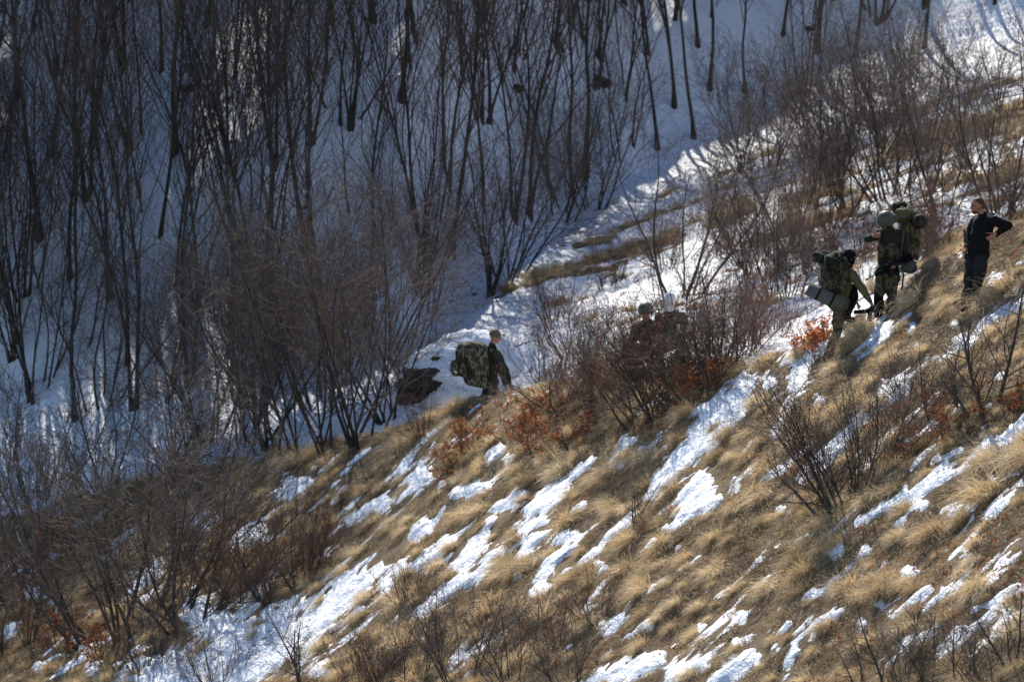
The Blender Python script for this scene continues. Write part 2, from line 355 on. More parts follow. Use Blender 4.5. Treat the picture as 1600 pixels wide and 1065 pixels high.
def plant(meshes, loc, rz, sc, mats, label, cat, name, group=None, sz=1.0):
    root = bpy.data.objects.new(name, None); COL.objects.link(root); root.empty_display_size = 0.2
    root.location = loc; root.rotation_euler = (0, 0, rz); root.scale = (sc, sc, sc*sz); tag(root, label, cat, group)
    for me, nm, mt in zip(meshes, ('trunk', 'branches', 'leaves'), mats):
        if me is None: continue
        obj(nm, me, mt, root)
    return root
RND = random.Random(5)

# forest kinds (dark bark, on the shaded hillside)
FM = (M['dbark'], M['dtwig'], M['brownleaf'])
kinds = [
 ('single-stemmed tree', [make_tree(11+i, 8.5, 1, 6, 0.060, 2, nb=(10, 4, 3), t0=(0.30, 0.2, 0.1), rmin=0.0045, leaf=0.07, lsize=0.06, up=(0.5, 1.2, 0.8, 0.3)) for i in range(2)]),
 ('two-stemmed tree', [make_tree(21+i, 8.0, 2, 11, 0.054, 2, nb=(9, 4, 3), t0=(0.25, 0.2, 0.1), rmin=0.0045, leaf=0.07, lsize=0.06, up=(0.6, 1.2, 0.8, 0.3)) for i in range(2)]),
 ('clump of tall leaning stems', [make_tree(31+i, 7.8, 5, 17, 0.044, 2, nb=(8, 4, 3), t0=(0.22, 0.2, 0.1), rmin=0.0045, base_r=0.35, leaf=0.07, lsize=0.06, up=(0.6, 1.1, 0.8, 0.3)) for i in range(2)]),
 ('many-stemmed fanned clump', [make_tree(41+i, 6.0, 9, 27, 0.032, 2, nb=(7, 4, 3), t0=(0.2, 0.2, 0.1), rmin=0.0042, base_r=0.4, leaf=0.07, lsize=0.06, up=(0.9, 1.0, 0.8, 0.3)) for i in range(2)]),
 ('thin crooked sapling', [make_tree(51+i, 4.2, 2, 18, 0.035, 2, nb=(9, 5, 4), rmin=0.004, wob=0.2, leaf=0.12, lsize=0.06) for i in range(2)]),
]
spots = []
for k in range(9000):
    if len(spots) >= 230: break
    x = RND.uniform(-19, 21); y = RND.uniform(86, 132); yc = float(np.interp(x, CX, CY)); d = y-yc
    if d < 0.3 or d > 19: continue
    z = Hs(x, y); u, v = project(x, y, z)
    if u < -120 or u > 1720 or v < -60: continue
    dens = 1.0
    if d < 2.5: dens *= 0.9
    if RND.random() > dens: continue
    if any(((x-a)/0.95)**2+((y-b)/1.25)**2 < 1.0 for a, b, *_ in spots): continue
    spots.append((x, y, z, u, v))
rows = [(150, 'high on'), (330, 'halfway up'), (520, 'low on'), (9999, 'at the foot of')]
cols = [(200, 'left edge'), (450, 'left part'), (700, 'left of centre'), (950, 'centre'), (1200, 'right of centre'), (9999, 'right part')]
tagged = {}
for x, y, z, u, v in spots:
    ki = RND.choices(range(5), (9, 7, 3, 2, 3))[0]
    kn, ms = kinds[ki]; me = RND.choice(ms)
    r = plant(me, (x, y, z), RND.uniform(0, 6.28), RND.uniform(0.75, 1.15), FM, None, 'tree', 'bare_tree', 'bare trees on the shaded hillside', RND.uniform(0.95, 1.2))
    key = (kn, next(t for a, t in rows if v < a), next(t for a, t in cols if u < a)); tagged.setdefault(key, []).append((u, r))
ORD = ['leftmost', 'second from left', 'third from left', 'fourth from left', 'fifth from left', 'sixth from left', 'seventh from left', 'eighth from left', 'ninth from left', 'tenth from left', 'eleventh from left', 'twelfth from left', 'thirteenth from left', 'rightmost']
for (kn, rw, cl), L in tagged.items():
    L.sort(key=lambda t: t[0])
    for i, (u, r) in enumerate(L):
        r['label'] = f'{kn} {rw} shaded hillside, {cl}' + ('' if len(L) == 1 else ', '+ORD[min(i, 13)].replace(' from left', ' in'))

# thickets and shrubs placed one by one: (u, v base, height px, kind, label)
TH = [make_tree(61+i, 4.6, 7, 30, 0.034, 3, nb=(7, 5, 4), t0=(0.15, 0.1, 0.1), rmin=0.0034, base_r=0.4, wob=0.21, leaf=0.025, lsize=0.035, up=(0.9, 0.8, 0.5, 0.3)) for i in range(3)]
TR = [make_tree(71+i, 2.6, 6, 30, 0.038, 3, nb=(9, 6, 5), t0=(0.15, 0.1, 0.1), rmin=0.003, base_r=0.22, wob=0.23, leaf=0.08, lsize=0.06) for i in range(3)]
SH = [make_tree(81+i, 1.5, 12, 42, 0.014, 3, nb=(7, 5, 4), ref=(1.5, 0.7, 0.4), t0=(0.1, 0.1, 0.1), rmin=0.0022, base_r=0.2, wob=0.17, leaf=0.03, lsize=0.05) for i in range(3)]
OAK = [make_tree(91+i, 1.1, 9, 50, 0.012, 3, nb=(6, 4, 3), ref=(1.1, 0.6, 0.3), t0=(0.15, 0.1, 0.1), rmin=0.0025, base_r=0.2, wob=0.18, leaf=2.6, lsize=0.065) for i in range(2)]
CTR = [make_tree(101+i, 2.5, 8, 38, 0.022, 3, nb=(9, 6, 5), ref=(2.3, 1.2, 0.6), t0=(0.12, 0.1, 0.1), rmin=0.0028, base_r=0.35, wob=0.26, leaf=0.012, lsize=0.035) for i in range(2)]
CTL = [make_tree(121+i, 2.3, 11, 48, 0.025, 3, nb=(11, 7, 5), ref=(2.3, 1.2, 0.6), t0=(0.12, 0.1, 0.1), rmin=0.0028, base_r=0.45, wob=0.26, leaf=0.17, lsize=0.045) for i in range(2)]
ORM = [make_tree(131+i, 1.0, 10, 38, 0.010, 3, nb=(6, 4, 3), ref=(1.0, 0.5, 0.3), t0=(0.15, 0.1, 0.1), rmin=0.0025, base_r=0.2, wob=0.18, leaf=6, lsize=0.055) for i in range(2)]
CRK = [make_tree(111+i, 1.9, 3, 30, 0.032, 3, nb=(11, 8, 6), ref=(1.9, 0.9, 0.5), ang=(52, 48, 46), t0=(0.2, 0.1, 0.1), rmin=0.003, base_r=0.05, wob=0.24, up=(0.3, 0.2, 0.3, 0.1), leaf=0.02, lsize=0.05) for i in range(3)]
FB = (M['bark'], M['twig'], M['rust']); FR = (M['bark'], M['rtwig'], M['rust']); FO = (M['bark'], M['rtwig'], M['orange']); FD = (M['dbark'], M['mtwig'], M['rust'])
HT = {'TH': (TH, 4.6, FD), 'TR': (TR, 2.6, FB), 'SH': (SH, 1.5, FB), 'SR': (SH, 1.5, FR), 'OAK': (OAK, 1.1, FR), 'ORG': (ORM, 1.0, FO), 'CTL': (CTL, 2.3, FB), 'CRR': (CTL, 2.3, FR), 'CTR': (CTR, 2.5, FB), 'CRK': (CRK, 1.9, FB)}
LIST = [
 # thicket in the hollow, left of centre
 (330,690,290,'TH','grey-brown thicket clump at the left end of the dark thicket below the trees'),
 (380,700,334,'TH','tall bushy thicket clump with pale twig tips, left half of the thicket'),
 (430,705,360,'TH','tallest bushy clump in the middle of the dark thicket'),
 (475,712,316,'TH','dense clump standing just behind the grassy edge of the ridge'),
 (520,705,352,'TH','brown leafy clump near the middle of the dark thicket'),
 (565,690,334,'TH','dark clump in the right half of the thicket'),
 (610,655,290,'TH','clump at the right end of the thicket, just left of the snowy boulder'),
 (500,640,290,'TH','clump half hidden behind the tallest of the thicket'),
 (400,640,264,'TH','clump behind the left half of the thicket, on blue snow'),
 (600,560,264,'TH','clump rising behind the snowy boulder on its upper left'),
 (680,495,228,'TH','bare clump above the snowy boulder'),
 (760,462,270,'TH','thin-stemmed clump at the bottom end of the sunny snow strip'),
 (790,440,240,'TH','slim upright clump where the sunny strip meets the dark forest'),
 (540,600,281,'TH','clump in the shade behind the right half of the thicket'),
 (250,640,202,'TH','clump standing on blue snow left of the thicket'),
 (160,640,250,'TH','loose clump on blue snow above the left bushes'),
 (60,600,260,'TH','loose clump on blue snow at the left edge'),
 (930,335,228,'TH','fan-shaped clump at the shaded top edge of the sunny strip, centre'),
 (880,350,230,'TH','small fan-shaped clump left of the larger one on the sunny strip edge'),
 (1200,262,211,'TH','spreading clump in the upper right where sunny snow meets shade'),
 (1165,265,200,'TH','leaning clump left of the spreading one at the upper sunny edge'),
 # upper right thicket on the sunny strip
 (1240,400,230,'TH','brown clump uphill of the bending soldier'),
 (1290,360,220,'TH','brown clump behind and left of the helmeted soldier'),
 (1330,330,260,'TH','tall clump directly above the helmeted soldier'),
 (1385,310,260,'TH','tall clump above the rucksack of the helmeted soldier'),
 (1430,330,240,'TH','dense clump between the helmeted soldier and the man in black'),
 (1470,340,220,'TH','low dense clump left of the man in black'),
 (1300,280,220,'TH','far clump in the upper right with dark stems'),
 (1450,230,240,'TH','far clump near the top right above the man in black'),
 (1380,240,230,'TH','far clump near the top right between two stands'),
 (1560,340,290,'TH','tall thin clump behind the man in black on the right edge'),
 (1210,470,200,'TH','low clump of stems left of the bending soldier'),
 (1160,480,190,'TH','low clump of stems above the big central shrub'),
 (1060,470,300,'TH','thin dark tree growing from the snow above the central shrub'),
 # near slope, left
 (215,985,375,'CTR','large many-stemmed bare shrub dominating the lower left'),
 (160,990,340,'CTR','many-stemmed shrub just left of the largest one, lower left'),
 (290,975,350,'CTR','many-stemmed shrub leaning right beside the largest one, lower left'),
 (40,930,270,'CTR','shrub on the left edge with a few red leaves'),
 (60,800,260,'CTR','shrub on the left edge in front of blue snow'),
 (200,800,280,'CTR','shrub on the ridge in front of blue snow, left'),
 (310,770,240,'CTR','shrub on the ridge at the left end of the thicket'),
 (20,1020,300,'SR','brown brushy shrub in the lower left corner'),
 (430,940,165,'CRR','reddish brush-like shrub beside the big snow patch'),
 (380,930,150,'SR','low reddish brush between the big shrubs and the snow patch'),
 (480,900,150,'SR','low reddish brush on the upper edge of the big snow patch'),
 (230,1050,120,'SH','low bare twigs at the bottom left on snow'),
 (100,1010,80,'OAK','rusty oak scrub under the lower left shrubs, leftmost'),
 (170,1040,70,'OAK','rusty oak scrub at the foot of the lower left shrubs, bottom one'),
 (330,900,60,'OAK','rusty oak scrub right of the large lower left shrubs'),
 (120,870,70,'OAK','rusty oak scrub behind the lower left shrubs'),
 (560,1080,110,'CTR','brown twiggy shrub at the bottom edge beside the snow patch'),
 (880,1078,130,'CTR','brown twiggy shrub at the bottom edge, right of the half way one'),
 (1420,1079,120,'CTR','brown twiggy shrub at the bottom edge on the right, left one'),
 (1540,1079,120,'CTR','brown twiggy shrub at the bottom edge on the right, right one'),
 (470,1075,140,'CRK','crooked bare twigs on the big snow patch, bottom'),
 (340,1075,110,'SH','low bare shrub at the bottom edge left of the snow patch'),
 # lower middle
 (720,1078,185,'CTR','broad bare shrub at the bottom edge, left of centre'),
 (645,1078,150,'CTR','bare shrub at the bottom edge left of the broad one'),
 (800,1078,175,'CTR','bare shrub at the bottom edge, exactly half way across'),
 (600,1075,120,'SH','smallest bare shrub at the bottom edge near the snow patch'),
 (930,975,100,'SH','small twiggy shrub on bare turf above the bottom snow patches'),
 (870,1010,100,'SH','small faint shrub right of the bottom edge shrubs'),
 (640,940,90,'SR','small reddish brush among snow streaks'),
 (990,830,100,'CRK','small dark twiggy bush in the middle of the snow streaks'),
 (700,740,66,'OAK','low rusty-leaved oak shrub on the ridge left of the walking soldier'),
 (740,708,66,'OAK','rusty-leaved oak shrub just below the boots of the walking soldier'),
 (805,680,76,'OAK','rusty-leaved oak shrub right of the walking soldier'),
 (850,668,74,'OAK','rusty-leaved oak shrub between the walking soldier and the central shrub'),
 (845,705,70,'OAK','low rusty oak shrub under the central shrub, left side'),
 (900,690,70,'OAK','low rusty oak shrub in front of the central shrub'),
 # central shrub mass
 (940,640,150,'CTL','left part of the central shrubs, with red-brown leaves'),
 (1000,655,165,'CTL','largest of the central shrubs, in front of the hidden soldiers'),
 (1075,625,190,'CTL','central shrub with a slanting dark trunk'),
 (1120,590,180,'CTL','right part of the central shrubs above the big snow streak'),
 (1150,560,160,'CTL','right end of the central shrubs below the low stems'),
 (860,600,130,'SH','pale twiggy shrub on sunny snow right of the walking soldier'),
 (900,560,120,'SH','pale twiggy shrub on sunny snow above the central shrubs, left'),
 (660,680,90,'SH','small pale twigs in snow below the boulder'),
 (1000,590,90,'OAK','rusty leaves low in the middle of the central shrubs'),
 (1100,620,70,'OAK','rusty leaves at the foot of the right central shrubs'),
 (1268,548,62,'ORG','bright orange leafy bush left of the bending soldier'),
 (1252,552,42,'ORG','smaller orange leafy bush left of the brightest one'),
 (880,640,120,'CTL','low central shrub nearest the walking soldier'),
 (1030,640,170,'CTL','low tangled central shrub between the two tallest'),
 (1190,540,120,'CTL','small tangled shrub left of the orange bush'),
 (1085,560,170,'CTR','brown shrub behind the right central shrubs'),
 (960,590,150,'CTR','brown shrub behind the left central shrubs'),
 # upper right brush
 (1415,425,80,'CTL','tangled brush touching the bedroll of the helmeted soldier'),
 (1450,385,70,'CTL','low tangled brush behind the grassy hump between the standing men'),
 (1570,352,90,'CTL','tangled brush behind the elbow of the man in black'),
 (1600,338,110,'CTR','brown brush cut by the right edge beside the man in black'),
 (1350,450,80,'SH','thin brush between the bending and the helmeted soldiers'),
 (1260,430,130,'CTL','tangled brush directly above the rucksack of the bending soldier'),
 (1210,520,80,'SH','thin brush left of the rolled mat, low on the snow'),
 (1520,650,120,'CRK','low crooked shrub at the foot of the small tree on the right'),
 (1250,330,130,'CTL','tangled brown brush with red leaves, uphill of the bending soldier'),
 (1300,420,130,'CTL','tangled brush directly above the bending soldier'),
 (1340,400,110,'CTL','tangled brush touching the helmeted soldier on his left side'),
 (1330,300,130,'CTR','brown brush on the sunny strip, left of the helmeted soldier'),
 (1400,300,130,'CTR','brown brush above the helmeted soldier'),
 (1440,400,110,'CTL','tangled brush between the helmeted soldier and the man in black, low'),
 (1475,385,120,'CTL','tangled brush left of the chest of the man in black'),
 (1480,300,140,'CTR','brown brush above and left of the man in black'),
 (1540,270,150,'CTR','brown brush above the man in black'),
 (1590,300,130,'CTR','brown brush at the right edge above the man in black'),
 (1380,200,150,'CTR','brown brush near the top right, lower row'),
 (1500,190,160,'CTR','brown brush near the top right, upper row'),
 (1580,180,160,'CTR','brown brush in the top right corner'),
 (1270,250,150,'CTR','brown brush left of the top right stands'),
 (1120,400,120,'CTR','thin brush on the sunny strip above the central shrubs'),
 (1180,420,140,'CTL','tangled brush on the sunny strip, right of centre'),
 (1230,470,130,'CTL','tangled brush left of the rolled mat'),
 (1040,420,110,'SH','faint brush on the sunny snow above the scarfed soldier'),
 (950,450,100,'SH','faint brush on the middle of the sunny snow'),
 (870,500,110,'SH','faint brush on the snow right of the knitted cap'),
 (640,610,110,'CTR','dark brush hiding the left end of the boulder'),
 (690,610,60,'SH','thin twigs in front of the boulder'),
 # right
 (1320,785,225,'CTL','multi-stemmed bare shrub in the middle of the right slope'),
 (1335,780,215,'CTR','upright stems growing beside the bare shrub on the right slope'),
 (1290,795,130,'CRK','twisted branches sprawling left from the foot of the right slope shrub'),
 (1545,640,235,'CRK','crooked small tree in front of the man in black, right edge'),
 (1500,640,130,'CRK','crooked shrub left of the small tree on the right'),
 (1450,650,120,'CRK','low crooked shrub between the two snow streaks on the right'),
 (1410,620,90,'SH','faint brush above the right slope shrub'),
 (1390,670,60,'OAK','rusty oak shrub right of the multi-stemmed shrub'),
 (1470,650,50,'OAK','small rusty oak shrub under the crooked shrub on the right'),
 (1290,590,80,'SH','thin twigs beside the boots of the bending soldier'),
 (1390,1070,150,'CRK','crooked bare shrub at the bottom right, first from the centre'),
 (1450,1075,120,'CRK','crooked bare shrub at the bottom right, middle one'),
 (1500,1078,130,'CRK','crooked bare shrub at the bottom right, fourth from the centre'),
 (1345,1075,110,'CRK','low crooked twigs at the bottom edge, leftmost on the right side'),
 (1580,1045,140,'CRK','crooked bare shrub in the bottom right corner'),
 (1430,700,55,'OAK','rusty oak shrub between the snow streaks, right of the bare right slope shrub'),
 (1490,690,60,'OAK','rusty oak shrub below the crooked shrub, right side'),
 (1580,650,75,'OAK','rusty oak shrub at the right edge below the man in black'),
 (1270,770,60,'OAK','rusty leaves at the foot of the right slope shrub, left side'),
 (1190,900,60,'SH','tiny bare twigs on the open turf'),
]
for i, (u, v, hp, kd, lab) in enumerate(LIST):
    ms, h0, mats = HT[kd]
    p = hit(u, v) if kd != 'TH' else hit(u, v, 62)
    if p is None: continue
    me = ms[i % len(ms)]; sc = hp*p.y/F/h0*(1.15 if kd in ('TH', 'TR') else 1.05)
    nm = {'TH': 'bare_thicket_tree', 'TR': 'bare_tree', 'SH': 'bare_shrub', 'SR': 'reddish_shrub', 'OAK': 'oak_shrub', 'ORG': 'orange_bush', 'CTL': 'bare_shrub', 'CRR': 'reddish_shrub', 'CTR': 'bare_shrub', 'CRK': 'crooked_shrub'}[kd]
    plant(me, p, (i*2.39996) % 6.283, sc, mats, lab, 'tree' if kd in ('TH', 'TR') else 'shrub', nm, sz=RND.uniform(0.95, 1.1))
#PEOPLE-BEGIN
# ------------------------------------------------------------------ people, rucksacks, rifles
def bm_ell(bm, c, ax, sub=3):
    """ellipsoid at c with half-axis vectors ax (3 vectors)"""
    m = Matrix(((ax[0].x, ax[1].x, ax[2].x, c.x), (ax[0].y, ax[1].y, ax[2].y, c.y), (ax[0].z, ax[1].z, ax[2].z, c.z), (0, 0, 0, 1)))
    bmesh.ops.create_icosphere(bm, subdivisions=sub, radius=1, matrix=m)
def bm_cap(bm, a, ra, b, rb, seg=14):
    d = b-a; L = d.length
    for p, r in ((a, ra), (b, rb)): bmesh.ops.create_icosphere(bm, subdivisions=2, radius=r, matrix=Matrix.Translation(p))
    if L > 1e-5:
        m = Matrix.Translation((a+b)/2) @ d.to_track_quat('Z', 'Y').to_matrix().to_4x4()
        bmesh.ops.create_cone(bm, cap_ends=True, segments=seg, radius1=ra, radius2=rb, depth=L, matrix=m)
def bm_cyl(bm, a, b, r, r2=None, seg=20):
    d = b-a; m = Matrix.Translation((a+b)/2) @ d.to_track_quat('Z', 'Y').to_matrix().to_4x4()
    bmesh.ops.create_cone(bm, cap_ends=True, segments=seg, radius1=r, radius2=r if r2 is None else r2, depth=d.length, matrix=m)
def bm_box(bm, c, X, Y, Z, bev=0.0):
    g = bmesh.ops.create_cube(bm, size=1.0)['verts']
    for v in g: q = v.co.copy(); v.co = c+X*q.x+Y*q.y+Z*q.z
    if bev:
        bmesh.ops.bevel(bm, geom=list({e for v in g for e in v.link_edges}), offset=bev, segments=3, profile=0.6, affect='EDGES')
def finish(bm, name, mat, parent, origin, voxel=None, fold=0.0, fs=7.0, smooth=4):
    me = bpy.data.meshes.new(name); bmesh.ops.translate(bm, verts=bm.verts, vec=-origin); bm.to_mesh(me); bm.free()
    if voxel:
        o = bpy.data.objects.new('tmp', me); COL.objects.link(o)
        md = o.modifiers.new('r', 'REMESH'); md.mode = 'VOXEL'; md.voxel_size = voxel; md.use_smooth_shade = True
        sm = o.modifiers.new('s', 'SMOOTH'); sm.iterations = smooth; sm.factor = 0.5
        dg = bpy.context.evaluated_depsgraph_get(); me2 = bpy.data.meshes.new_from_object(o.evaluated_get(dg)); me2.name = name
        bpy.data.objects.remove(o); bpy.data.meshes.remove(me); me = me2
        if fold:
            n = len(me.vertices); co = np.empty(n*3, np.float32); me.vertices.foreach_get('co', co); co = co.reshape(-1, 3)
            no = np.empty(n*3, np.float32); me.vertex_normals.foreach_get('vector', no); no = no.reshape(-1, 3)
            a = fbm(co[:, 0]*fs+co[:, 1]*fs*0.7+11, co[:, 2]*fs*1.7-co[:, 1]*fs*0.6, 7, 3)
            co = co+no*(a*fold)[:, None]; me.vertices.foreach_set('co', co.ravel()); me.update()
        me.materials.clear()
    for p in me.polygons: p.use_smooth = bool(voxel)
    if not voxel: 
        try: me.shade_smooth()
        except Exception: pass
    return obj(name, me, mat, parent)
def hand(bm, w, d, n, curl, side):
    """palm and five fingers: wrist w, direction d, palm normal n (fingers curl towards n), side = thumb side vector"""
    d = d.normalized(); s = (side-d*side.dot(d)).normalized(); n = (n-d*n.dot(d)-s*n.dot(s)).normalized()
    bm_cap(bm, w, 0.027, w+d*0.03, 0.026)
    for k in (-1, 0, 1): bm_cap(bm, w+d*0.025+s*0.012*k, 0.019, w+d*0.085+s*0.024*k, 0.015)
    for i, L in enumerate((0.072, 0.080, 0.075, 0.058)):
        p = w+d*0.088+s*(0.030-0.020*i); dd = d+s*(0.10-0.07*i); a = curl*(0.9+0.08*i)
        for q, f in enumerate((0.45, 0.32, 0.23)):
            dd = (Matrix.Rotation(a*(0.8 if q == 0 else 1.0), 3, d.cross(n)) @ dd).normalized(); e = p+dd*L*f
            bm_cap(bm, p, 0.0092-0.0008*q, e, 0.0084-0.0008*q, 8); p = e
    p = w+d*0.025+s*0.024; dd = (s*0.9+d*0.7+n*0.25).normalized()
    for q, L in enumerate((0.042, 0.034, 0.026)):
        e = p+dd*L; bm_cap(bm, p, 0.0125-0.0014*q, e, 0.011-0.0012*q, 8); p = e; dd = (dd+d*0.25+n*curl*0.6).normalized()
def head_geo(bm, c, f, u):
    f = f.normalized(); u = (u-f*u.dot(f)).normalized(); s = f.cross(u)
    bm_ell(bm, c+u*0.03-f*0.008, (s*0.076, f*0.096, u*0.090))
    bm_ell(bm, c-u*0.025+f*0.018, (s*0.062, f*0.072, u*0.085))
    bm_ell(bm, c-u*0.088+f*0.055, (s*0.030, f*0.030, u*0.026), 2)          # chin
    bm_cap(bm, c+u*0.015+f*0.088, 0.010, c-u*0.028+f*0.112, 0.016)          # nose
    bm_cap(bm, c+u*0.030+f*0.080+s*0.03, 0.012, c+u*0.030+f*0.080-s*0.03, 0.012)   # brow
    bm_ell(bm, c-u*0.055+f*0.088, (s*0.026, f*0.012, u*0.010), 2)          # mouth
    for k in (-1, 1):
        bm_ell(bm, c+s*k*0.076-f*0.006-u*0.005, (s*0.010, f*0.020, u*0.032), 2)  # ears
        bm_ell(bm, c+s*k*0.042-u*0.02+f*0.060, (s*0.022, f*0.022, u*0.022), 2)   # cheeks
    return f, u, s
def make_person(J, y0, face, up, label, group, mats, gait=None, head='bare', R_=1.0, curls=(0.5, 0.5), hn=None, eyes=False):
    """J: joints as photo pixels + depth offset; legs end on the terrain"""
    W = {}
    for k, v in J.items():
        if isinstance(v, Vector): W[k] = v; continue
        W[k] = P(v[0], v[1], y0+v[2])
    org = Vector((W['pelvis'].x, W['pelvis'].y, min(W['aL'].z, W['aR'].z)-0.08))
    bm = bmesh.new()
    head_geo(bm, W['head'], face, up)
    f = face.normalized(); 
    bm_cap(bm, W['neck'], 0.062, W['head']-up.normalized()*0.03-f*0.02, 0.056)
    sh = (W['sR']-W['sL']).normalized(); sp = (W['neck']-W['pelvis']).normalized(); fw = sp.cross(sh).normalized()
    if fw.dot(f) < 0: fw = -fw
    def torso(b, g):
        c1 = W['pelvis'].lerp(W['neck'], 0.82); c2 = W['pelvis'].lerp(W['neck'], 0.55); c3 = W['pelvis'].lerp(W['neck'], 0.28)
        bm_ell(b, c1, (sh*(0.165+g), fw*(0.115+g), sp*(0.14+g)*1.0)); bm_ell(b, c2, (sh*(0.155+g), fw*(0.115+g), sp*(0.17+g)))
        bm_ell(b, c3, (sh*(0.145+g), fw*(0.108+g), sp*(0.17+g))); bm_ell(b, W['pelvis'], (sh*(0.16+g), fw*(0.115+g), sp*(0.13+g)))
        for s in ('sL', 'sR'): bm_cap(b, W['neck']-sp*0.03, 0.062+g*0.6, W[s], 0.060+g)
    torso(bm, 0)
    for s in 'LR':
        bm_cap(bm, W['s'+s], 0.055, W['e'+s], 0.042); bm_cap(bm, W['e'+s], 0.042, W['w'+s], 0.027)
        bm_cap(bm, W['h'+s], 0.085, W['k'+s], 0.055); bm_cap(bm, W['k'+s], 0.055, W['a'+s], 0.038)
        n = hn[s][0] if hn else Vector((0, 0, -1)); sd = hn[s][1] if hn else fw; dr = hn[s][2] if hn and len(hn[s]) > 2 else (W['w'+s]-W['e'+s])
        hand(bm, W['w'+s], dr, n, curls[0 if s == 'L' else 1], sd)
    body = finish(bm, 'person', M['skin'], None, org, 0.0065, smooth=2); body.location = org; tag(body, label, 'person', group)
    b = bmesh.new(); torso(b, 0.028); bm_cap(b, W['neck']-sp*0.02, 0.078, W['neck']+(W['head']-W['neck'])*0.30, 0.072)
    for s in 'LR':
        e = W['e'+s]; bm_cap(b, W['s'+s], 0.080, e, 0.060); bm_cap(b, e, 0.060, e.lerp(W['w'+s], 0.92), 0.042)
    finish(b, 'jacket', mats['jacket'], body, org, 0.014, 0.022)
    b = bmesh.new(); bm_ell(b, W['pelvis']-sp*0.02, (sh*0.182, fw*0.138, sp*0.13))
    for s in 'LR':
        e = W['a'+s]; bm_cap(b, W['h'+s], 0.105, W['k'+s], 0.078); bm_cap(b, W['k'+s], 0.078, W['k'+s].lerp(e, 0.85), 0.066)
    finish(b, 'trousers', mats['trousers'], body, org, 0.014, 0.026)
    for s in 'LR':
        b = bmesh.new(); a = W['a'+s]; t = W['t'+s]; d = t-a; 
        bm_cap(b, a+(W['k'+s]-a).normalized()*0.12, 0.054, a, 0.056); bm_cap(b, a-Vector((0, 0, 0.03)), 0.050, a+d*0.9-Vector((0, 0, 0.035)), 0.043)
        bm_cap(b, a-Vector((0, 0, 0.045))-d*0.15, 0.042, a+d-Vector((0, 0, 0.045)), 0.036)
        finish(b, 'boot', M['black'], body, org, 0.011, 0.004)
        if gait:
            b = bmesh.new(); bm_cap(b, W['k'+s].lerp(a, 0.02), 0.086, a.lerp(W['k'+s], 0.1), 0.075); finish(b, 'gaiter', gait, body, org, 0.014, 0.018)
    hc = W['head']; u = (up-f*up.dot(f)).normalized(); s = f.cross(u)
    b = bmesh.new()
    if head == 'helmet':
        bm_ell(b, hc+u*0.045-f*0.005, (s*0.132, f*0.146, u*0.130), 4)
        cut = hc+u*0.012; bmesh.ops.bisect_plane(b, geom=b.verts[:]+b.edges[:]+b.faces[:], plane_co=cut, plane_no=-(u+f*0.10), clear_outer=True)
        bmesh.ops.solidify(b, geom=b.faces[:], thickness=0.008)
        bm_cap(b, hc-u*0.0+s*0.122-f*0.02, 0.022, hc-u*0.045+s*0.095-f*0.01, 0.018); bm_cap(b, hc-u*0.0-s*0.122-f*0.02, 0.022, hc-u*0.045-s*0.095-f*0.01, 0.018)
        bm_ell(b, hc-u*0.0-f*0.085, (s*0.09, f*0.035, u*0.05), 3)
        finish(b, 'helmet', M['helmet'], body, org)
        b = bmesh.new()
        for k in (-1, 1):
            bm_cap(b, hc+s*k*0.085, 0.006, hc-u*0.105+f*0.06+s*k*0.02, 0.006, 8)
        bm_cap(b, hc-u*0.108+f*0.06+s*0.022, 0.007, hc-u*0.108+f*0.06-s*0.022, 0.007, 8)
        finish(b, 'chin_strap', M['strap'], body, org, 0.006, smooth=1)
    elif head in ('beanie', 'balaclava', 'wrap'):
        bm_ell(b, hc+u*0.045-f*0.010, (s*0.098, f*0.116, u*0.106), 4)
        if head == 'beanie':
            bmesh.ops.bisect_plane(b, geom=b.verts[:]+b.edges[:]+b.faces[:], plane_co=hc+u*0.022, plane_no=-(u*1.0+f*0.18), clear_outer=True)
            bmesh.ops.holes_fill(b, edges=b.edges[:])
            for i in range(24):
                a0 = i/24*6.283; a1 = (i+1)/24*6.283; q = lambda a: hc+u*(0.026-0.016*math.cos(a))-f*0.010+f*math.cos(a)*0.106+s*math.sin(a)*0.090
                bm_cap(b, q(a0), 0.016, q(a1), 0.016, 8)
            finish(b, 'beanie', M['khaki'], body, org, 0.008, 0.004)
        else:
            bm_ell(b, hc-u*0.03+f*0.000, (s*0.084, f*0.098, u*0.098)); bm_cap(b, hc-u*0.07, 0.08, W['neck'], 0.082)
            if head == 'wrap': bm_cap(b, hc-u*0.06+f*0.05, 0.045, hc-u*0.20+s*0.16, 0.022)
            finish(b, 'balaclava' if head == 'balaclava' else 'head_scarf', M['black'] if head == 'balaclava' else M['white'], body, org, 0.010, 0.008)
    elif head == 'bare':
        bm_ell(b, hc+u*0.052-f*0.022, (s*0.082, f*0.092, u*0.083), 4); bm_ell(b, hc-u*0.0-f*0.055, (s*0.070, f*0.055, u*0.070), 3)
        finish(b, 'hair', M['hair'], body, org, 0.008, 0.010, 20)
        b = bmesh.new(); bm_ell(b, hc-u*0.088+f*0.050, (s*0.044, f*0.040, u*0.030)); 
        for k in (-1, 1): bm_cap(b, hc-u*0.075+f*0.045+s*k*0.035, 0.014, hc-u*0.035-f*0.002+s*k*0.060, 0.010)
        finish(b, 'beard', M['hair'], body, org, 0.007, 0.005, 20)
    if eyes:
        for k in (-1, 1):
            b = bmesh.new(); bmesh.ops.create_icosphere(b, subdivisions=2, radius=0.011, matrix=Matrix.Translation(hc+u*0.010+f*0.083+s*k*0.031)); finish(b, 'eye', M['black'], body, org)
    return body, W, org, (fw, sh, sp)
def ankle(u, y, dz=0.09):
    x = (u-800)/F*y; return Vector((x, y, Hs(x, y)+dz))
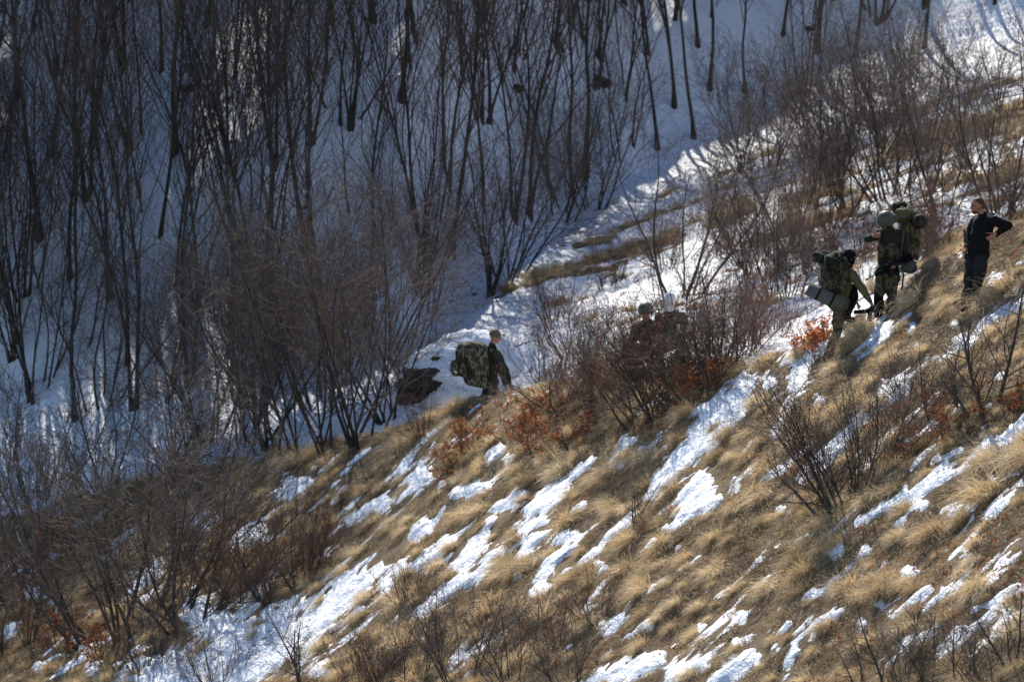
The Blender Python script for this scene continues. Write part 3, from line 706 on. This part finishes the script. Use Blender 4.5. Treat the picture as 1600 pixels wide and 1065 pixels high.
def foot(a, d, L=0.16):
    d = Vector(d).normalized()*L; t = a+d; t.z = max(a.z-0.03, Hs(t.x, t.y)+0.045); return t
def rifle(a, b, upv, label, y=None):
    """carbine from stock end a to muzzle b"""
    d = (b-a); L = d.length; d.normalize(); upv = Vector(upv); w = (upv-d*upv.dot(d)).normalized(); s = d.cross(w); k = L/0.86
    org = a.lerp(b, 0.45); root = bpy.data.objects.new('rifle', None); COL.objects.link(root); root.location = org; tag(root, label, 'rifle')
    g = lambda t, h: a+d*t*L+w*h*k
    def part(nm, fn, mt=M['gunmetal']):
        bm = bmesh.new(); fn(bm); finish(bm, nm, mt, root, org)
    part('barrel', lambda m: (bm_cyl(m, g(0.70, 0.0), g(0.965, 0.0), 0.008*k), bm_cyl(m, g(0.955, 0.0), g(1.0, 0.0), 0.013*k), bm_box(m, g(0.90, 0.022), d*0.014*k, s*0.008*k, w*0.045*k)))
    part('handguard', lambda m: bm_box(m, g(0.635, 0.002), d*0.25*k, s*0.042*k, w*0.050*k, 0.008*k), M['black'])
    part('receiver', lambda m: (bm_box(m, g(0.41, 0.0), d*0.22*k, s*0.036*k, w*0.062*k, 0.006*k), bm_box(m, g(0.42, 0.040), d*0.15*k, s*0.020*k, w*0.016*k, 0.003*k)))
    part('sight', lambda m: (bm_cyl(m, g(0.36, 0.066), g(0.46, 0.066), 0.018*k), bm_box(m, g(0.41, 0.050), d*0.03*k, s*0.014*k, w*0.02*k)))
    part('stock', lambda m: (bm_box(m, g(0.06, -0.018), d*0.11*k, s*0.034*k, w*0.105*k, 0.008*k), bm_box(m, g(0.20, -0.002), d*0.20*k, s*0.026*k, w*0.034*k, 0.006*k)), M['black'])
    part('magazine', lambda m: (bm_box(m, g(0.475, -0.072), d*0.058*k, s*0.024*k, w*0.10*k, 0.004*k), bm_box(m, g(0.490, -0.135), d*0.055*k+w*0.012*k, s*0.024*k, w*0.07*k, 0.004*k)))
    part('grip', lambda m: bm_box(m, g(0.315, -0.070), d*0.036*k-w*0.006, s*0.028*k, w*0.09*k-d*0.03*k, 0.006*k), M['black'])
    return root
def blobmesh(ells, caps, name, mat, parent, org, voxel=0.014, fold=0.03, fs=6):
    b = bmesh.new()
    for c, X_, Y_, Z_ in ells: bm_ell(b, c, (X_, Y_, Z_))
    for a, ra, c, rb in caps: bm_cap(b, a, ra, c, rb)
    return finish(b, name, mat, parent, org, voxel, fold, fs)
def rbox(c, X_, Y_, Z_, name, mat, parent, org, bev=0.06, fold=0.03, fs=6):
    b = bmesh.new(); bm_box(b, c, X_, Y_, Z_, bev); return finish(b, name, mat, parent, org, 0.014, fold, fs)
V = Vector
GRP = 'people resting and climbing on the ridge'
# the man in black on the right
y = 59.6; aL = ankle(1518, 59.35); aR = ankle(1508, 59.75)
body, W, org, fr = make_person(dict(head=(1527, 322, 0), neck=(1538, 341, 0.02), pelvis=(1528, 398, 0), sL=(1555, 346, -0.14), sR=(1523, 346, 0.16),
    eL=(1576, 352, -0.02), wL=(1555, 366, -0.24), eR=(1513, 374, 0.22), wR=(1510, 388, 0.02), hL=(1534, 403, -0.08), hR=(1520, 403, 0.09),
    kL=(1527, 448, -0.14), kR=(1513, 446, 0.08), aL=aL, aR=aR, tL=foot(aL, (-0.9, -0.5, 0)), tR=foot(aR, (-1, -0.2, 0))),
    y, V((-0.93, -0.36, -0.08)), V((0.08, 0, 1)), 'bareheaded bearded man in black jacket and charcoal trousers, hand on hip, rightmost person', GRP,
    dict(jacket=M['black'], trousers=M['charcoal']), head='bare', hn=dict(L=(V((0, 1, 0)), V((0, 0, 1)), V((-0.75, -0.1, -0.55))), R=(V((0, 1, 0)), V((0, 0, 1)))), eyes=True)
MAN_IN_BLACK = body
b = bmesh.new(); bm_cap(b, P(1528, 346, y-0.10), 0.05, P(1550, 338, y+0.02), 0.055); bm_cap(b, P(1550, 338, y+0.02), 0.055, P(1541, 340, y+0.15), 0.05); finish(b, 'hood', M['black'], body, org, 0.012, 0.02)
b = bmesh.new(); bm_box(b, P(1558, 338, y-0.17), V((0.075, 0.02, -0.035)), V((0.0, 0.01, 0.01)), V((0.03, -0.03, 0.055)), 0.002); finish(b, 'shoulder_patch', M['white'], body, org)
b = bmesh.new(); bm_box(b, P(1509, 371, y-0.05), V((0.06, 0, 0)), V((0, 0.09, 0)), V((0.0, 0, 0.15)), 0.012); bm_box(b, P(1507, 361, y-0.05), V((0.03, 0, 0)), V((0, 0.03, 0)), V((0.0, 0, 0.05)), 0.005); finish(b, 'chest_pouch', M['gunmetal'], body, org)
b = bmesh.new(); bm_box(b, P(1511, 408, y+0.14), V((0.07, 0, 0.0)), V((0, 0.05, 0)), V((-0.01, 0, 0.24)), 0.015); finish(b, 'holster', M['black'], body, org)

# the helmeted soldier looking down
y = 62.5; aL = ankle(1391, 62.5); aR = ankle(1374, 62.35)
body, W, org, fr = make_person(dict(head=(1384, 346, -0.14), neck=(1392, 363, 0.0), pelvis=(1387, 424, 0.02), sL=(1411, 368, 0.02), sR=(1373, 366, 0.0),
    eL=(1416, 401, -0.06), wL=(1397, 417, -0.30), eR=(1354, 374, -0.10), wR=(1364, 369, -0.28), hL=(1396, 430, 0.02), hR=(1378, 430, 0.02),
    kL=(1393, 468, -0.14), kR=(1373, 466, -0.14), aL=aL, aR=aR, tL=foot(aL, (-0.2, -1, 0)), tR=foot(aR, (-0.4, -1, 0))),
    y, V((-0.35, -0.55, -0.78)), V((-0.25, -0.8, 0.55)), 'soldier in round green helmet looking down at his chest and holding a rifle', GRP,
    dict(jacket=M['dolive'], trousers=M['camoY']), gait=M['black'], head='helmet', curls=(0.85, 0.75),
    hn=dict(L=(V((0, 0.8, 0.3)), V((0.3, 0, 1)), V((-0.9, -0.1, 0.05))), R=(V((0, 1, 0)), V((0, -0.2, 1)), V((0.95, 0.05, 0.15)))), eyes=True)
HELMETED = body
blobmesh([], [(P(1378, 386, y-0.16), 0.07, P(1378, 398, y-0.16), 0.07), (P(1393, 386, y-0.15), 0.07, P(1393, 400, y-0.15), 0.07), (P(1403, 392, y-0.10), 0.06, P(1403, 402, y-0.10), 0.06)], 'chest_rig', M['camoT'], body, org, 0.012, 0.02)
blobmesh([], [(P(1390, 361, y-0.02), 0.088, P(1386, 355, y-0.08), 0.085)], 'neck_scarf', M['dolive'], body, org, 0.012, 0.015)
rifle(P(1422, 399, y-0.16), P(1353, 437, y-0.50), (0.4, -0.1, 1), 'dark rifle held low across the body of the helmeted soldier')
pk = bpy.data.objects.new('rucksack', None); COL.objects.link(pk); po = P(1424, 372, y+0.34); pk.location = po; tag(pk, 'tan and green rucksack with dark round sack on top, on the helmeted soldier', 'rucksack')
rbox(P(1421, 378, y+0.34), V((0.34, 0.05, 0)), V((0, 0.30, 0.02)), V((0.03, 0, 0.56)), 'bag_body', M['camoY'], pk, po)
blobmesh([(P(1414, 335, y+0.28), V((0.20, 0, 0.02)), V((0, 0.17, 0)), V((0, 0, 0.13)))], [], 'lid', M['olive'], pk, po, fold=0.07, fs=12)
blobmesh([], [(P(1402, 325, y+0.40), 0.095, P(1412, 323, y+0.38), 0.085)], 'dark_roll', M['camoG'], pk, po)
blobmesh([], [(P(1438, 346, y-0.02), 0.118, P(1434, 346, y+0.34), 0.12)], 'round_sack', M['camoG'], pk, po, fold=0.02)
b = bmesh.new(); bm_cyl(b, P(1424, 418, y-0.06), P(1410, 416, y+0.42), 0.095, seg=28); finish(b, 'bedroll', M['foam'], pk, po)
b = bmesh.new(); bm_cyl(b, P(1424.3, 418.1, y-0.075), P(1424, 418, y-0.059), 0.075, seg=24); finish(b, 'bedroll_end', M['foamend'], pk, po)
for (a0, a1) in (((1412, 428), (1409, 452)), ((1405, 425), (1396, 447)), ((1419, 405), (1431, 410))):
    b = bmesh.new(); bm_cap(b, P(*a0, y+0.05), 0.014, P(*a1, y+0.05), 0.012); finish(b, 'strap', M['black'], pk, po)
for q in ((1412, 362, 1414, 395), (1375, 366, 1372, 392)):
    b = bmesh.new(); bm_cap(b, P(q[0], q[1]-2, y-0.09), 0.018, P(q[2]-6 if q[0] > 1400 else q[2], q[3], y-0.13), 0.015); finish(b, 'shoulder_strap', M['strap'], pk, po)

# the soldier bending forward to pick up a rifle
y = 62.3; aN = ankle(1291, 62.05, 0.10); aF = ankle(1322, 62.75)
body, W, org, fr = make_person(dict(head=(1327, 404, 0.06), neck=(1321, 422, 0.05), pelvis=(1309, 474, 0.0), sR=(1332, 430, -0.15), sL=(1313, 428, 0.20),
    eR=(1348, 452, -0.22), wR=(1361, 473, -0.22), eL=(1322, 455, 0.30), wL=(1336, 470, 0.22), hR=(1311, 482, -0.09), hL=(1315, 478, 0.10),
    kR=(1308, 519, -0.12), kL=(1333, 463, 0.14), aR=aN, aL=P(1323, 494, y+0.22), tR=foot(aN, (0.1, 0.5, 0)), tL=P(1333, 496, y+0.3)),
    y, V((0.80, 0.45, -0.25)), V((0.25, 0.1, 1)), 'soldier in black balaclava and olive sleeves bending down to reach a rifle', GRP,
    dict(jacket=M['olive'], trousers=M['camoY']), head='balaclava', curls=(0.6, 0.7),
    hn=dict(R=(V((-0.3, 0, -1)), V((0, 1, 0.1)), V((0.45, 0.05, -0.9))), L=(V((0, 0, -1)), V((0, 1, 0)))))
BENDING = body
b = bmesh.new(); bm_cap(b, P(1331, 452, y+0.08), 0.095, P(1333, 464, y+0.10), 0.09); bm_cap(b, P(1333, 464, y+0.1), 0.085, P(1322, 484, y+0.16), 0.08); finish(b, 'knee_guard', M['black'], body, org, 0.014, 0.02)
b = bmesh.new(); bm_ell(b, P(1335.5, 402, y+0.0), (V((0.012, 0.004, 0)), V((0, 0.03, 0)), V((0, 0, 0.016)))); finish(b, 'eye_opening', M['skin'], body, org, 0.006)
rifle(P(1394, 483, y-0.25), P(1319, 489, y-0.45), (0, 0, 1), 'dark rifle lying flat under the bending soldier\'s hand')
pk = bpy.data.objects.new('rucksack', None); COL.objects.link(pk); po = P(1300, 425, y-0.1); pk.location = po; tag(pk, 'large dark camouflage rucksack on the back of the bending soldier', 'rucksack')
rbox(P(1302, 435, y-0.10), V((0.44, 0.06, -0.06)), V((0.0, 0.34, 0)), V((0.05, 0, 0.44)), 'bag_body', M['camoT'], pk, po)
blobmesh([(P(1307, 411, y-0.18), V((0.21, 0, -0.03)), V((0, 0.17, 0)), V((0.02, 0, 0.17)))], [(P(1280, 401, y-0.12), 0.10, P(1292, 400, y-0.1), 0.09)], 'lid', M['camoG'], pk, po, fold=0.06, fs=12)
b = bmesh.new(); bm_box(b, P(1291, 444, y-0.30), V((0.17, 0, -0.02)), V((0, 0.09, 0)), V((0.01, 0, 0.20)), 0.03); finish(b, 'side_pocket', M['camoT'], pk, po, 0.012, 0.015)
A0, A1 = P(1262, 450, y-0.34), P(1318, 478, y-0.36)
b = bmesh.new(); bm_cyl(b, A0, A1, 0.108, seg=36); finish(b, 'sleeping_mat', M['foam'], pk, po)
dd = (A1-A0).normalized()
b = bmesh.new(); bm_cyl(b, A1, A1+dd*0.006, 0.085, seg=30); finish(b, 'mat_end', M['foamend'], pk, po)
for t in (0.30, 0.68):
    b = bmesh.new(); q = A0.lerp(A1, t); bm_cyl(b, q-dd*0.015, q+dd*0.015, 0.113, seg=36); finish(b, 'strap', M['black'], pk, po)
for q in ((1290, 398, 1288, 425), (1312, 396, 1314, 424)):
    b = bmesh.new(); bm_cap(b, P(q[0], q[1], y-0.30), 0.014, P(q[2], q[3], y-0.37), 0.014); finish(b, 'strap', M['strap'], pk, po)

# the soldier walking past the snowy boulder
y = 75.0; aL = ankle(768, 75.1); aR = ankle(744, 74.9)
body, W, org, fr = make_person(dict(head=(774, 527, 0), neck=(767, 544, 0), pelvis=(768, 598, 0), sR=(773, 553, -0.19), sL=(776, 552, 0.19),
    eR=(785, 583, -0.22), wR=(790, 603, -0.16), eL=(792, 580, 0.22), wL=(797, 600, 0.15), hR=(766, 600, -0.09), hL=(770, 600, 0.09),
    kR=(754, 626, -0.08), kL=(776, 627, 0.08), aL=aL, aR=aR, tL=foot(aL, (1, 0, 0)), tR=foot(aR, (1, -0.1, 0))),
    y, V((0.97, -0.15, -0.12)), V((0.08, 0, 1)), 'soldier in grey-green knitted cap walking right past the snow-capped boulder', GRP,
    dict(jacket=M['dolive'], trousers=M['camoT']), head='beanie', hn=dict(R=(V((0, 1, 0)), V((1, 0, 0.2))), L=(V((0, -1, 0)), V((1, 0, 0.2)))), eyes=True)
b = bmesh.new(); bm_cap(b, P(763, 545, y-0.08), 0.06, P(772, 543, y-0.03), 0.05); bm_cap(b, P(772, 543, y-0.03), 0.055, P(765, 543, y+0.08), 0.055); finish(b, 'scarf', M['black'], body, org, 0.012, 0.012)
pk = bpy.data.objects.new('rucksack', None); COL.objects.link(pk); po = P(735, 570, y); pk.location = po; tag(pk, 'huge bulging blotch-patterned rucksack on the soldier in the knitted cap', 'rucksack')
rbox(P(738, 565, y-0.05), V((0.62, 0, -0.08)), V((0, 0.46, 0)), V((0.02, 0, 0.62)), 'bag_body', M['camoP'], pk, po, 0.14, 0.035)
rbox(P(742, 590, y-0.05), V((0.44, 0, -0.10)), V((0, 0.40, 0)), V((-0.06, 0, 0.34)), 'lower_bag', M['camoP'], pk, po, 0.10, 0.03)
blobmesh([(P(713, 574, y-0.05), V((0.13, 0, -0.02)), V((0, 0.17, 0)), V((0.02, 0, 0.17)))], [], 'rear_pocket', M['camoP'], pk, po)
blobmesh([(P(739, 541, y-0.05), V((0.29, 0, -0.02)), V((0, 0.22, 0)), V((0.0, 0, 0.09)))], [], 'lid', M['camoT'], pk, po, fold=0.04, fs=14)
b = bmesh.new(); bm_box(b, P(712, 581, y-0.22), V((0.06, 0, -0.02)), V((0, 0.02, 0)), V((0.0, 0, 0.03)), 0.004); finish(b, 'tag', M['white'], pk, po)

# two soldiers crouching behind the central shrubs
y = 68.6
def crouch(u0, v0, lab, head, jm, fx):
    aL = ankle(u0+8, y-0.25); aR = ankle(u0-14, y-0.2)
    return make_person(dict(head=(u0, v0, -0.1), neck=(u0+2*fx, v0+17, 0.0), pelvis=(u0+6*fx, v0+66, 0.15), sL=(u0+18, v0+25, 0), sR=(u0-16, v0+25, 0),
      eL=(u0+24, v0+52, -0.1), wL=(u0+6, v0+62, -0.35), eR=(u0-24, v0+52, -0.1), wR=(u0-6, v0+62, -0.35), hL=(u0+12, v0+68, 0.1), hR=(u0-8, v0+68, 0.1),
      kL=(u0+16, v0+60, -0.38), kR=(u0-18, v0+62, -0.36), aL=aL, aR=aR, tL=foot(aL, (0, -1, 0)), tR=foot(aR, (-0.2, -1, 0))),
      y, V((-0.3*fx, -0.9, -0.25)), V((0, -0.2, 1)), lab, GRP, dict(jacket=jm, trousers=M['camoT']), head=head, eyes=(head == 'helmet'))
crouch(1009, 487, 'helmeted soldier crouching half hidden behind central shrubs, left of the white scarf', 'helmet', M['camoG'], 1)
crouch(1047, 470, 'soldier with head wrapped in white scarf, half hidden behind the central shrubs', 'wrap', M['dolive'], -1)

# ------------------------------------------------------------------ snow-capped boulder and dark rocks
def rockmesh(c, sx1, sy1, sz1, seed, amp=0.28, sub=5):
    b = bmesh.new(); bmesh.ops.create_icosphere(b, subdivisions=sub, radius=1.0)
    co = np.array([v.co[:] for v in b.verts]); n = fbm(co[:, 0]*1.6+co[:, 2]*1.1+seed, co[:, 1]*1.6-co[:, 2]*1.3, seed, 6, 0.62)
    for v, a, q in zip(b.verts, n, co):
        k = 1+amp*a; v.co = Vector((q[0]*sx1*k, q[1]*sy1*k, q[2]*sz1*k))
    return b
yb = 83.0
def mass(c, rx, ry, rz, seed, amp, mat, name, tilt, root, bo):
    b = rockmesh(None, rx, ry, rz, seed, amp); bmesh.ops.rotate(b, verts=b.verts, cent=(0, 0, 0), matrix=Matrix.Rotation(tilt, 3, 'Y')); bmesh.ops.translate(b, verts=b.verts, vec=c)
    o = finish(b, name, mat, root, bo)
    for q in o.data.polygons: q.use_smooth = True
    return o
bc = P(700, 600, yb); bo = Vector((bc.x, bc.y, Hs(bc.x, bc.y)))
root = bpy.data.objects.new('boulder', None); COL.objects.link(root); root.location = bo; tag(root, 'big dark boulder with a thick rounded cap of snow, behind the walking soldier', 'boulder')
mass(P(655, 597, yb-0.5), 0.50, 0.5, 0.34, 3, 0.8, M['rock'], 'rock_face', -0.75, root, bo)
mass(P(676, 566, yb-0.30), 0.26, 0.3, 0.10, 5, 0.9, M['rock'], 'rock_ledge', -0.5, root, bo)
mass(P(718, 585, yb+0.1), 1.18, 0.95, 0.84, 8, 0.38, M['snow'], 'snow_cap', -0.42, root, bo)
mass(P(657, 567, yb-0.1), 0.50, 0.6, 0.20, 12, 0.4, M['snow'], 'snow_shelf', -0.62, root, bo)
RK = [(300,140,13,'dark rock outcrop high in the forest, left'),(935,132,14,'dark rock outcrop among stems at top centre'),
 (805,140,10,'small dark rock left of the larger outcrop, top centre'),(1265,52,9,'small dark rock on blue snow at the top right'),
 (370,225,7,'tiny dark rock on blue snow in the left forest')]
for i, (u, v, r, lab) in enumerate(RK):
    p = hit(u, v)
    if p is None: continue
    s_ = r/F*p.y; b = rockmesh(None, s_*1.3, s_, s_*0.75, 20+i, 0.6, 4); me_ = finish(b, 'rock', M['rock'], None, Vector((0, 0, 0)))
    me_.location = p; tag(me_, lab, 'rock', 'dark rocks in the snow')
#PEOPLE-END

# ------------------------------------------------------------------ grass, matted turf and fallen leaves (uncountable: one object each)
def tuft_mesh(seed, n, length, rad, lift, width, name):
    R = np.random.default_rng(seed); k = 5; V = []; Fq = []; c = 0
    for i in range(n):
        a = R.random()*6.283; rr = rad*math.sqrt(R.random()); p = np.array((math.cos(a)*rr, math.sin(a)*rr*0.8, -0.02))
        L = length*(0.55+0.6*R.random()); w = width*(0.7+0.6*R.random())
        d = np.array((0.45+0.45*R.normal()+p[0]*1.5, 0.6*R.normal()+p[1]*4, lift*(0.6+0.8*R.random()))); d /= np.linalg.norm(d)
        side = np.cross(d, rv(R)); side /= np.linalg.norm(side)
        bend = np.array((0.10+0.10*R.normal(), 0.16*R.normal(), -0.22-0.26*R.random()))
        for j in range(k+1):
            t = j/k; ww = w*(1-t*0.85)*0.5; V += [p-side*ww, p+side*ww]
            if j < k: Fq.append((c, c+1, c+3, c+2)); c += 2
            p = p+d*L/k; d = d+bend; d /= np.linalg.norm(d)
            if p[2] < 0.004+0.02*R.random(): p[2] = 0.004+0.02*R.random()
        c += 2
    return mesh_np(name, np.array(V), np.array(Fq))
def protos(name, mats, items):
    col = bpy.data.collections.new(name)
    for me in items:
        me.materials.append(mats); o = bpy.data.objects.new(me.name, me); col.objects.link(o)
    return col
def scatter(name, P_, rot, scl, idx, col, kind='stuff'):
    me = bpy.data.meshes.new(name); me.vertices.add(len(P_)); me.vertices.foreach_set('co', np.asarray(P_, np.float32).ravel())
    for nm, ty, dat in (('rot', 'FLOAT_VECTOR', rot), ('scl', 'FLOAT_VECTOR', scl), ('idx', 'INT', idx)):
        at = me.attributes.new(nm, ty, 'POINT'); at.data.foreach_set('value' if ty == 'INT' else 'vector', np.asarray(dat).ravel())
    me.update(); o = obj(name, me, kind=kind)
    g = bpy.data.node_groups.new(name, 'GeometryNodeTree')
    g.interface.new_socket('Geometry', in_out='INPUT', socket_type='NodeSocketGeometry'); g.interface.new_socket('Geometry', in_out='OUTPUT', socket_type='NodeSocketGeometry')
    i = g.nodes.new('NodeGroupInput'); q = g.nodes.new('NodeGroupOutput'); ip = g.nodes.new('GeometryNodeInstanceOnPoints'); ci = g.nodes.new('GeometryNodeCollectionInfo')
    ci.inputs['Collection'].default_value = col; ci.inputs['Separate Children'].default_value = True; ci.inputs['Reset Children'].default_value = True
    ip.inputs['Pick Instance'].default_value = True
    def attr(nm, ty):
        a = g.nodes.new('GeometryNodeInputNamedAttribute'); a.data_type = ty; a.inputs['Name'].default_value = nm; return a.outputs['Attribute']
    L = g.links
    L.new(i.outputs[0], ip.inputs['Points']); L.new(ci.outputs[0], ip.inputs['Instance']); L.new(attr('idx', 'INT'), ip.inputs['Instance Index'])
    L.new(attr('rot', 'FLOAT_VECTOR'), ip.inputs['Rotation']); L.new(attr('scl', 'FLOAT_VECTOR'), ip.inputs['Scale']); L.new(ip.outputs[0], q.inputs[0])
    md = o.modifiers.new('scatter', 'NODES'); md.node_group = g
    return o
R = np.random.default_rng(77)
def frames(x, y, twist=0.3, flat=1.0):
    e = 0.15; hx = (base_h(x+e, y)-base_h(x-e, y))/(2*e); hy = (base_h(x, y+e)-base_h(x, y-e))/(2*e)
    out = np.zeros((len(x), 3)); tw = R.normal(size=len(x))*twist
    for i in range(len(x)):
        n = Vector((-hx[i]*flat, -hy[i]*flat, 1)).normalized(); d = Vector((-hx[i], -hy[i], 0)); 
        if d.length < 1e-4: d = Vector((1, 0, 0))
        d = Matrix.Rotation(tw[i], 3, 'Z') @ d; xx = (d-n*d.dot(n)).normalized(); yy = n.cross(xx)
        out[i] = Matrix((xx, yy, n)).transposed().to_euler()
    return out
def sample(n, x0, x1, y0, y1):
    x = R.uniform(x0, x1, n); y = R.uniform(y0, y1, n); h = H(x, y); u, v = project(x, y, h)
    k = (u > -90) & (u < 1690) & (v < 1150) & (v > -50); return x[k], y[k], h[k]
# tufts of straw
def jgrid(x0, x1, y0, y1, cs, ct):
    """jittered lattice laid along the fall line, so tufts keep their distance"""
    gs, gt = np.meshgrid(np.arange(-120, 0, cs), np.arange(-60, 120, ct)); gs = gs+(np.arange(gs.shape[0])[:, None] % 2)*cs/2
    gs = gs+R.uniform(-0.36, 0.36, gs.shape)*cs; gt = gt+R.uniform(-0.36, 0.36, gt.shape)*ct
    x = (gs*dH[0]-gt*dH[1]).ravel(); y = (gs*dH[1]+gt*dH[0]).ravel()
    return x, y
def inside(x, y, x0, x1, y0, y1):
    k = (x > x0) & (x < x1) & (y > y0) & (y < y1); x = x[k]; y = y[k]; h = H(x, y); u, v = project(x, y, h)
    k = (u > -90) & (u < 1690) & (v < 1150) & (v > -50); return x[k], y[k], h[k]
gs, gt = np.meshgrid(np.arange(-110, 40, 0.50), np.arange(-40, 110, 0.36)); gs = gs+(np.arange(gs.shape[0])[:, None] % 2)*0.25
gs = gs+R.uniform(-0.38, 0.38, gs.shape)*0.5; gt = gt+R.uniform(-0.38, 0.38, gt.shape)*0.36
gxx = (gs*dH[0]-gt*dH[1]).ravel(); gyy = (gs*dH[1]+gt*dH[0]).ravel()
gyy2 = np.abs(gyy)
def clear(x, y, h):
    u, v = project(x, y, h); k = np.ones(len(x), bool)
    for a, b, c, d in ((1350, 1408, 458, 508), (1276, 1330, 500, 570), (726, 790, 600, 678)): k &= ~((u > a) & (u < b) & (v > c) & (v < d))
    return k
def near_snow(x, y):
    q = x+dH[0]*0.28; w = y+dH[1]*0.28
    return np.maximum(snow_mask(x, y, H(x, y)), snow_mask(q, w, H(q, w))-0.25)
x1, y1, h1 = inside(gxx, gyy2, -14, 12, 42, 92); m1 = near_snow(x1, y1); yr1 = np.interp(x1, RX, RY)
k = ((m1 < -0.05) | ((m1 < 1.0) & (R.random(len(x1)) < 0.14))) & clear(x1, y1, h1) & (y1 < yr1+2.5) & (R.random(len(x1)) < 0.45+0.9*np.clip(fbm(x1/0.9, y1/0.9, 93, 2)+0.5, 0, 1)); x1, y1, h1 = x1[k], y1[k], h1[k]
x2, y2, h2 = sample(9000, -8, 20, 66, 118); m2 = near_snow(x2, y2)
k2 = (m2 < -0.05) & (y2 > np.interp(x2, RX, RY)+2.0); x2, y2, h2 = x2[k2], y2[k2], h2[k2]
print('tufts', len(x1), len(x2))
xa = np.concatenate([x1, x2]); ya = np.concatenate([y1, y2]); ha = np.concatenate([h1, h2])
tc = protos('tuft_kinds', M['straw'], [tuft_mesh(200+i, 330, 0.27+0.03*i, 0.10, 1.35, 0.0062, 'tuft') for i in range(6)])
s = R.uniform(0.5, 1.45, len(xa))*(0.70+0.5*np.clip(fbm(xa/1.5, ya/1.5, 95, 2)+0.5, 0, 1))
scatter('grass', np.stack([xa, ya, ha-0.01], -1), frames(xa, ya, 0.55, 0.8), np.stack([s*1.15, s, s*0.9], -1), R.integers(0, 6, len(xa)), tc)
# low matted turf between the tufts
x3, y3, h3 = sample(30000, -14, 12, 42, 92); m3 = near_snow(x3, y3)
k = (m3 < -0.05) & (y3 < np.interp(x3, RX, RY)+3); x3, y3, h3 = x3[k], y3[k], h3[k]
mc = protos('mat_kinds', M['mat'], [tuft_mesh(300+i, 120, 0.22, 0.28, 0.28, 0.008, 'turf_mat') for i in range(4)])
s = R.uniform(0.6, 1.2, len(x3))
scatter('matted_grass', np.stack([x3, y3, h3], -1), frames(x3, y3, 0.6), np.stack([s, s, s], -1), R.integers(0, 4, len(x3)), mc)
# fallen leaves
x4, y4, h4 = sample(16000, -14, 12, 42, 92); k = (fbm(x4/1.6, y4/1.6, 97, 3)+0.25*R.normal(size=len(x4)) > 0.12); x4, y4, h4 = x4[k], y4[k], h4[k]
m4 = snow_mask(x4, y4, h4); k = (m4 < 0) | (R.random(len(x4)) < 0.06); x4, y4, h4, m4 = x4[k], y4[k], h4[k], m4[k]
def litter(seed):
    R2 = np.random.default_rng(seed); return leaf_mesh('leaf_litter', [(np.array((R2.normal()*0.18, R2.normal()*0.18, 0.02+0.05*R2.random())), rv(R2)) for q in range(8)], R2, 0.055)
lc = protos('litter_kinds', M['rust'], [litter(400+i) for i in range(4)])
x5, y5, h5 = sample(5000, -22, 24, 84, 135); x4 = np.concatenate([x4, x5]); y4 = np.concatenate([y4, y5]); h4 = np.concatenate([h4, h5]); m4 = np.concatenate([m4, np.ones(len(x5))])
s = R.uniform(0.6, 1.1, len(x4)); scatter('fallen_leaves', np.stack([x4, y4, h4+0.02+0.1*(m4 > 0)], -1), frames(x4, y4, 3.0), np.stack([s, s, s], -1), R.integers(0, 4, len(x4)), lc)
tag(bpy.data.objects['grass'], 'dry straw-coloured grass tufts combed down the slope', 'grass')
tag(bpy.data.objects['matted_grass'], 'low matted brown turf between the tufts', 'turf')
tag(bpy.data.objects['fallen_leaves'], 'rust-brown fallen leaves scattered over the turf', 'leaves')
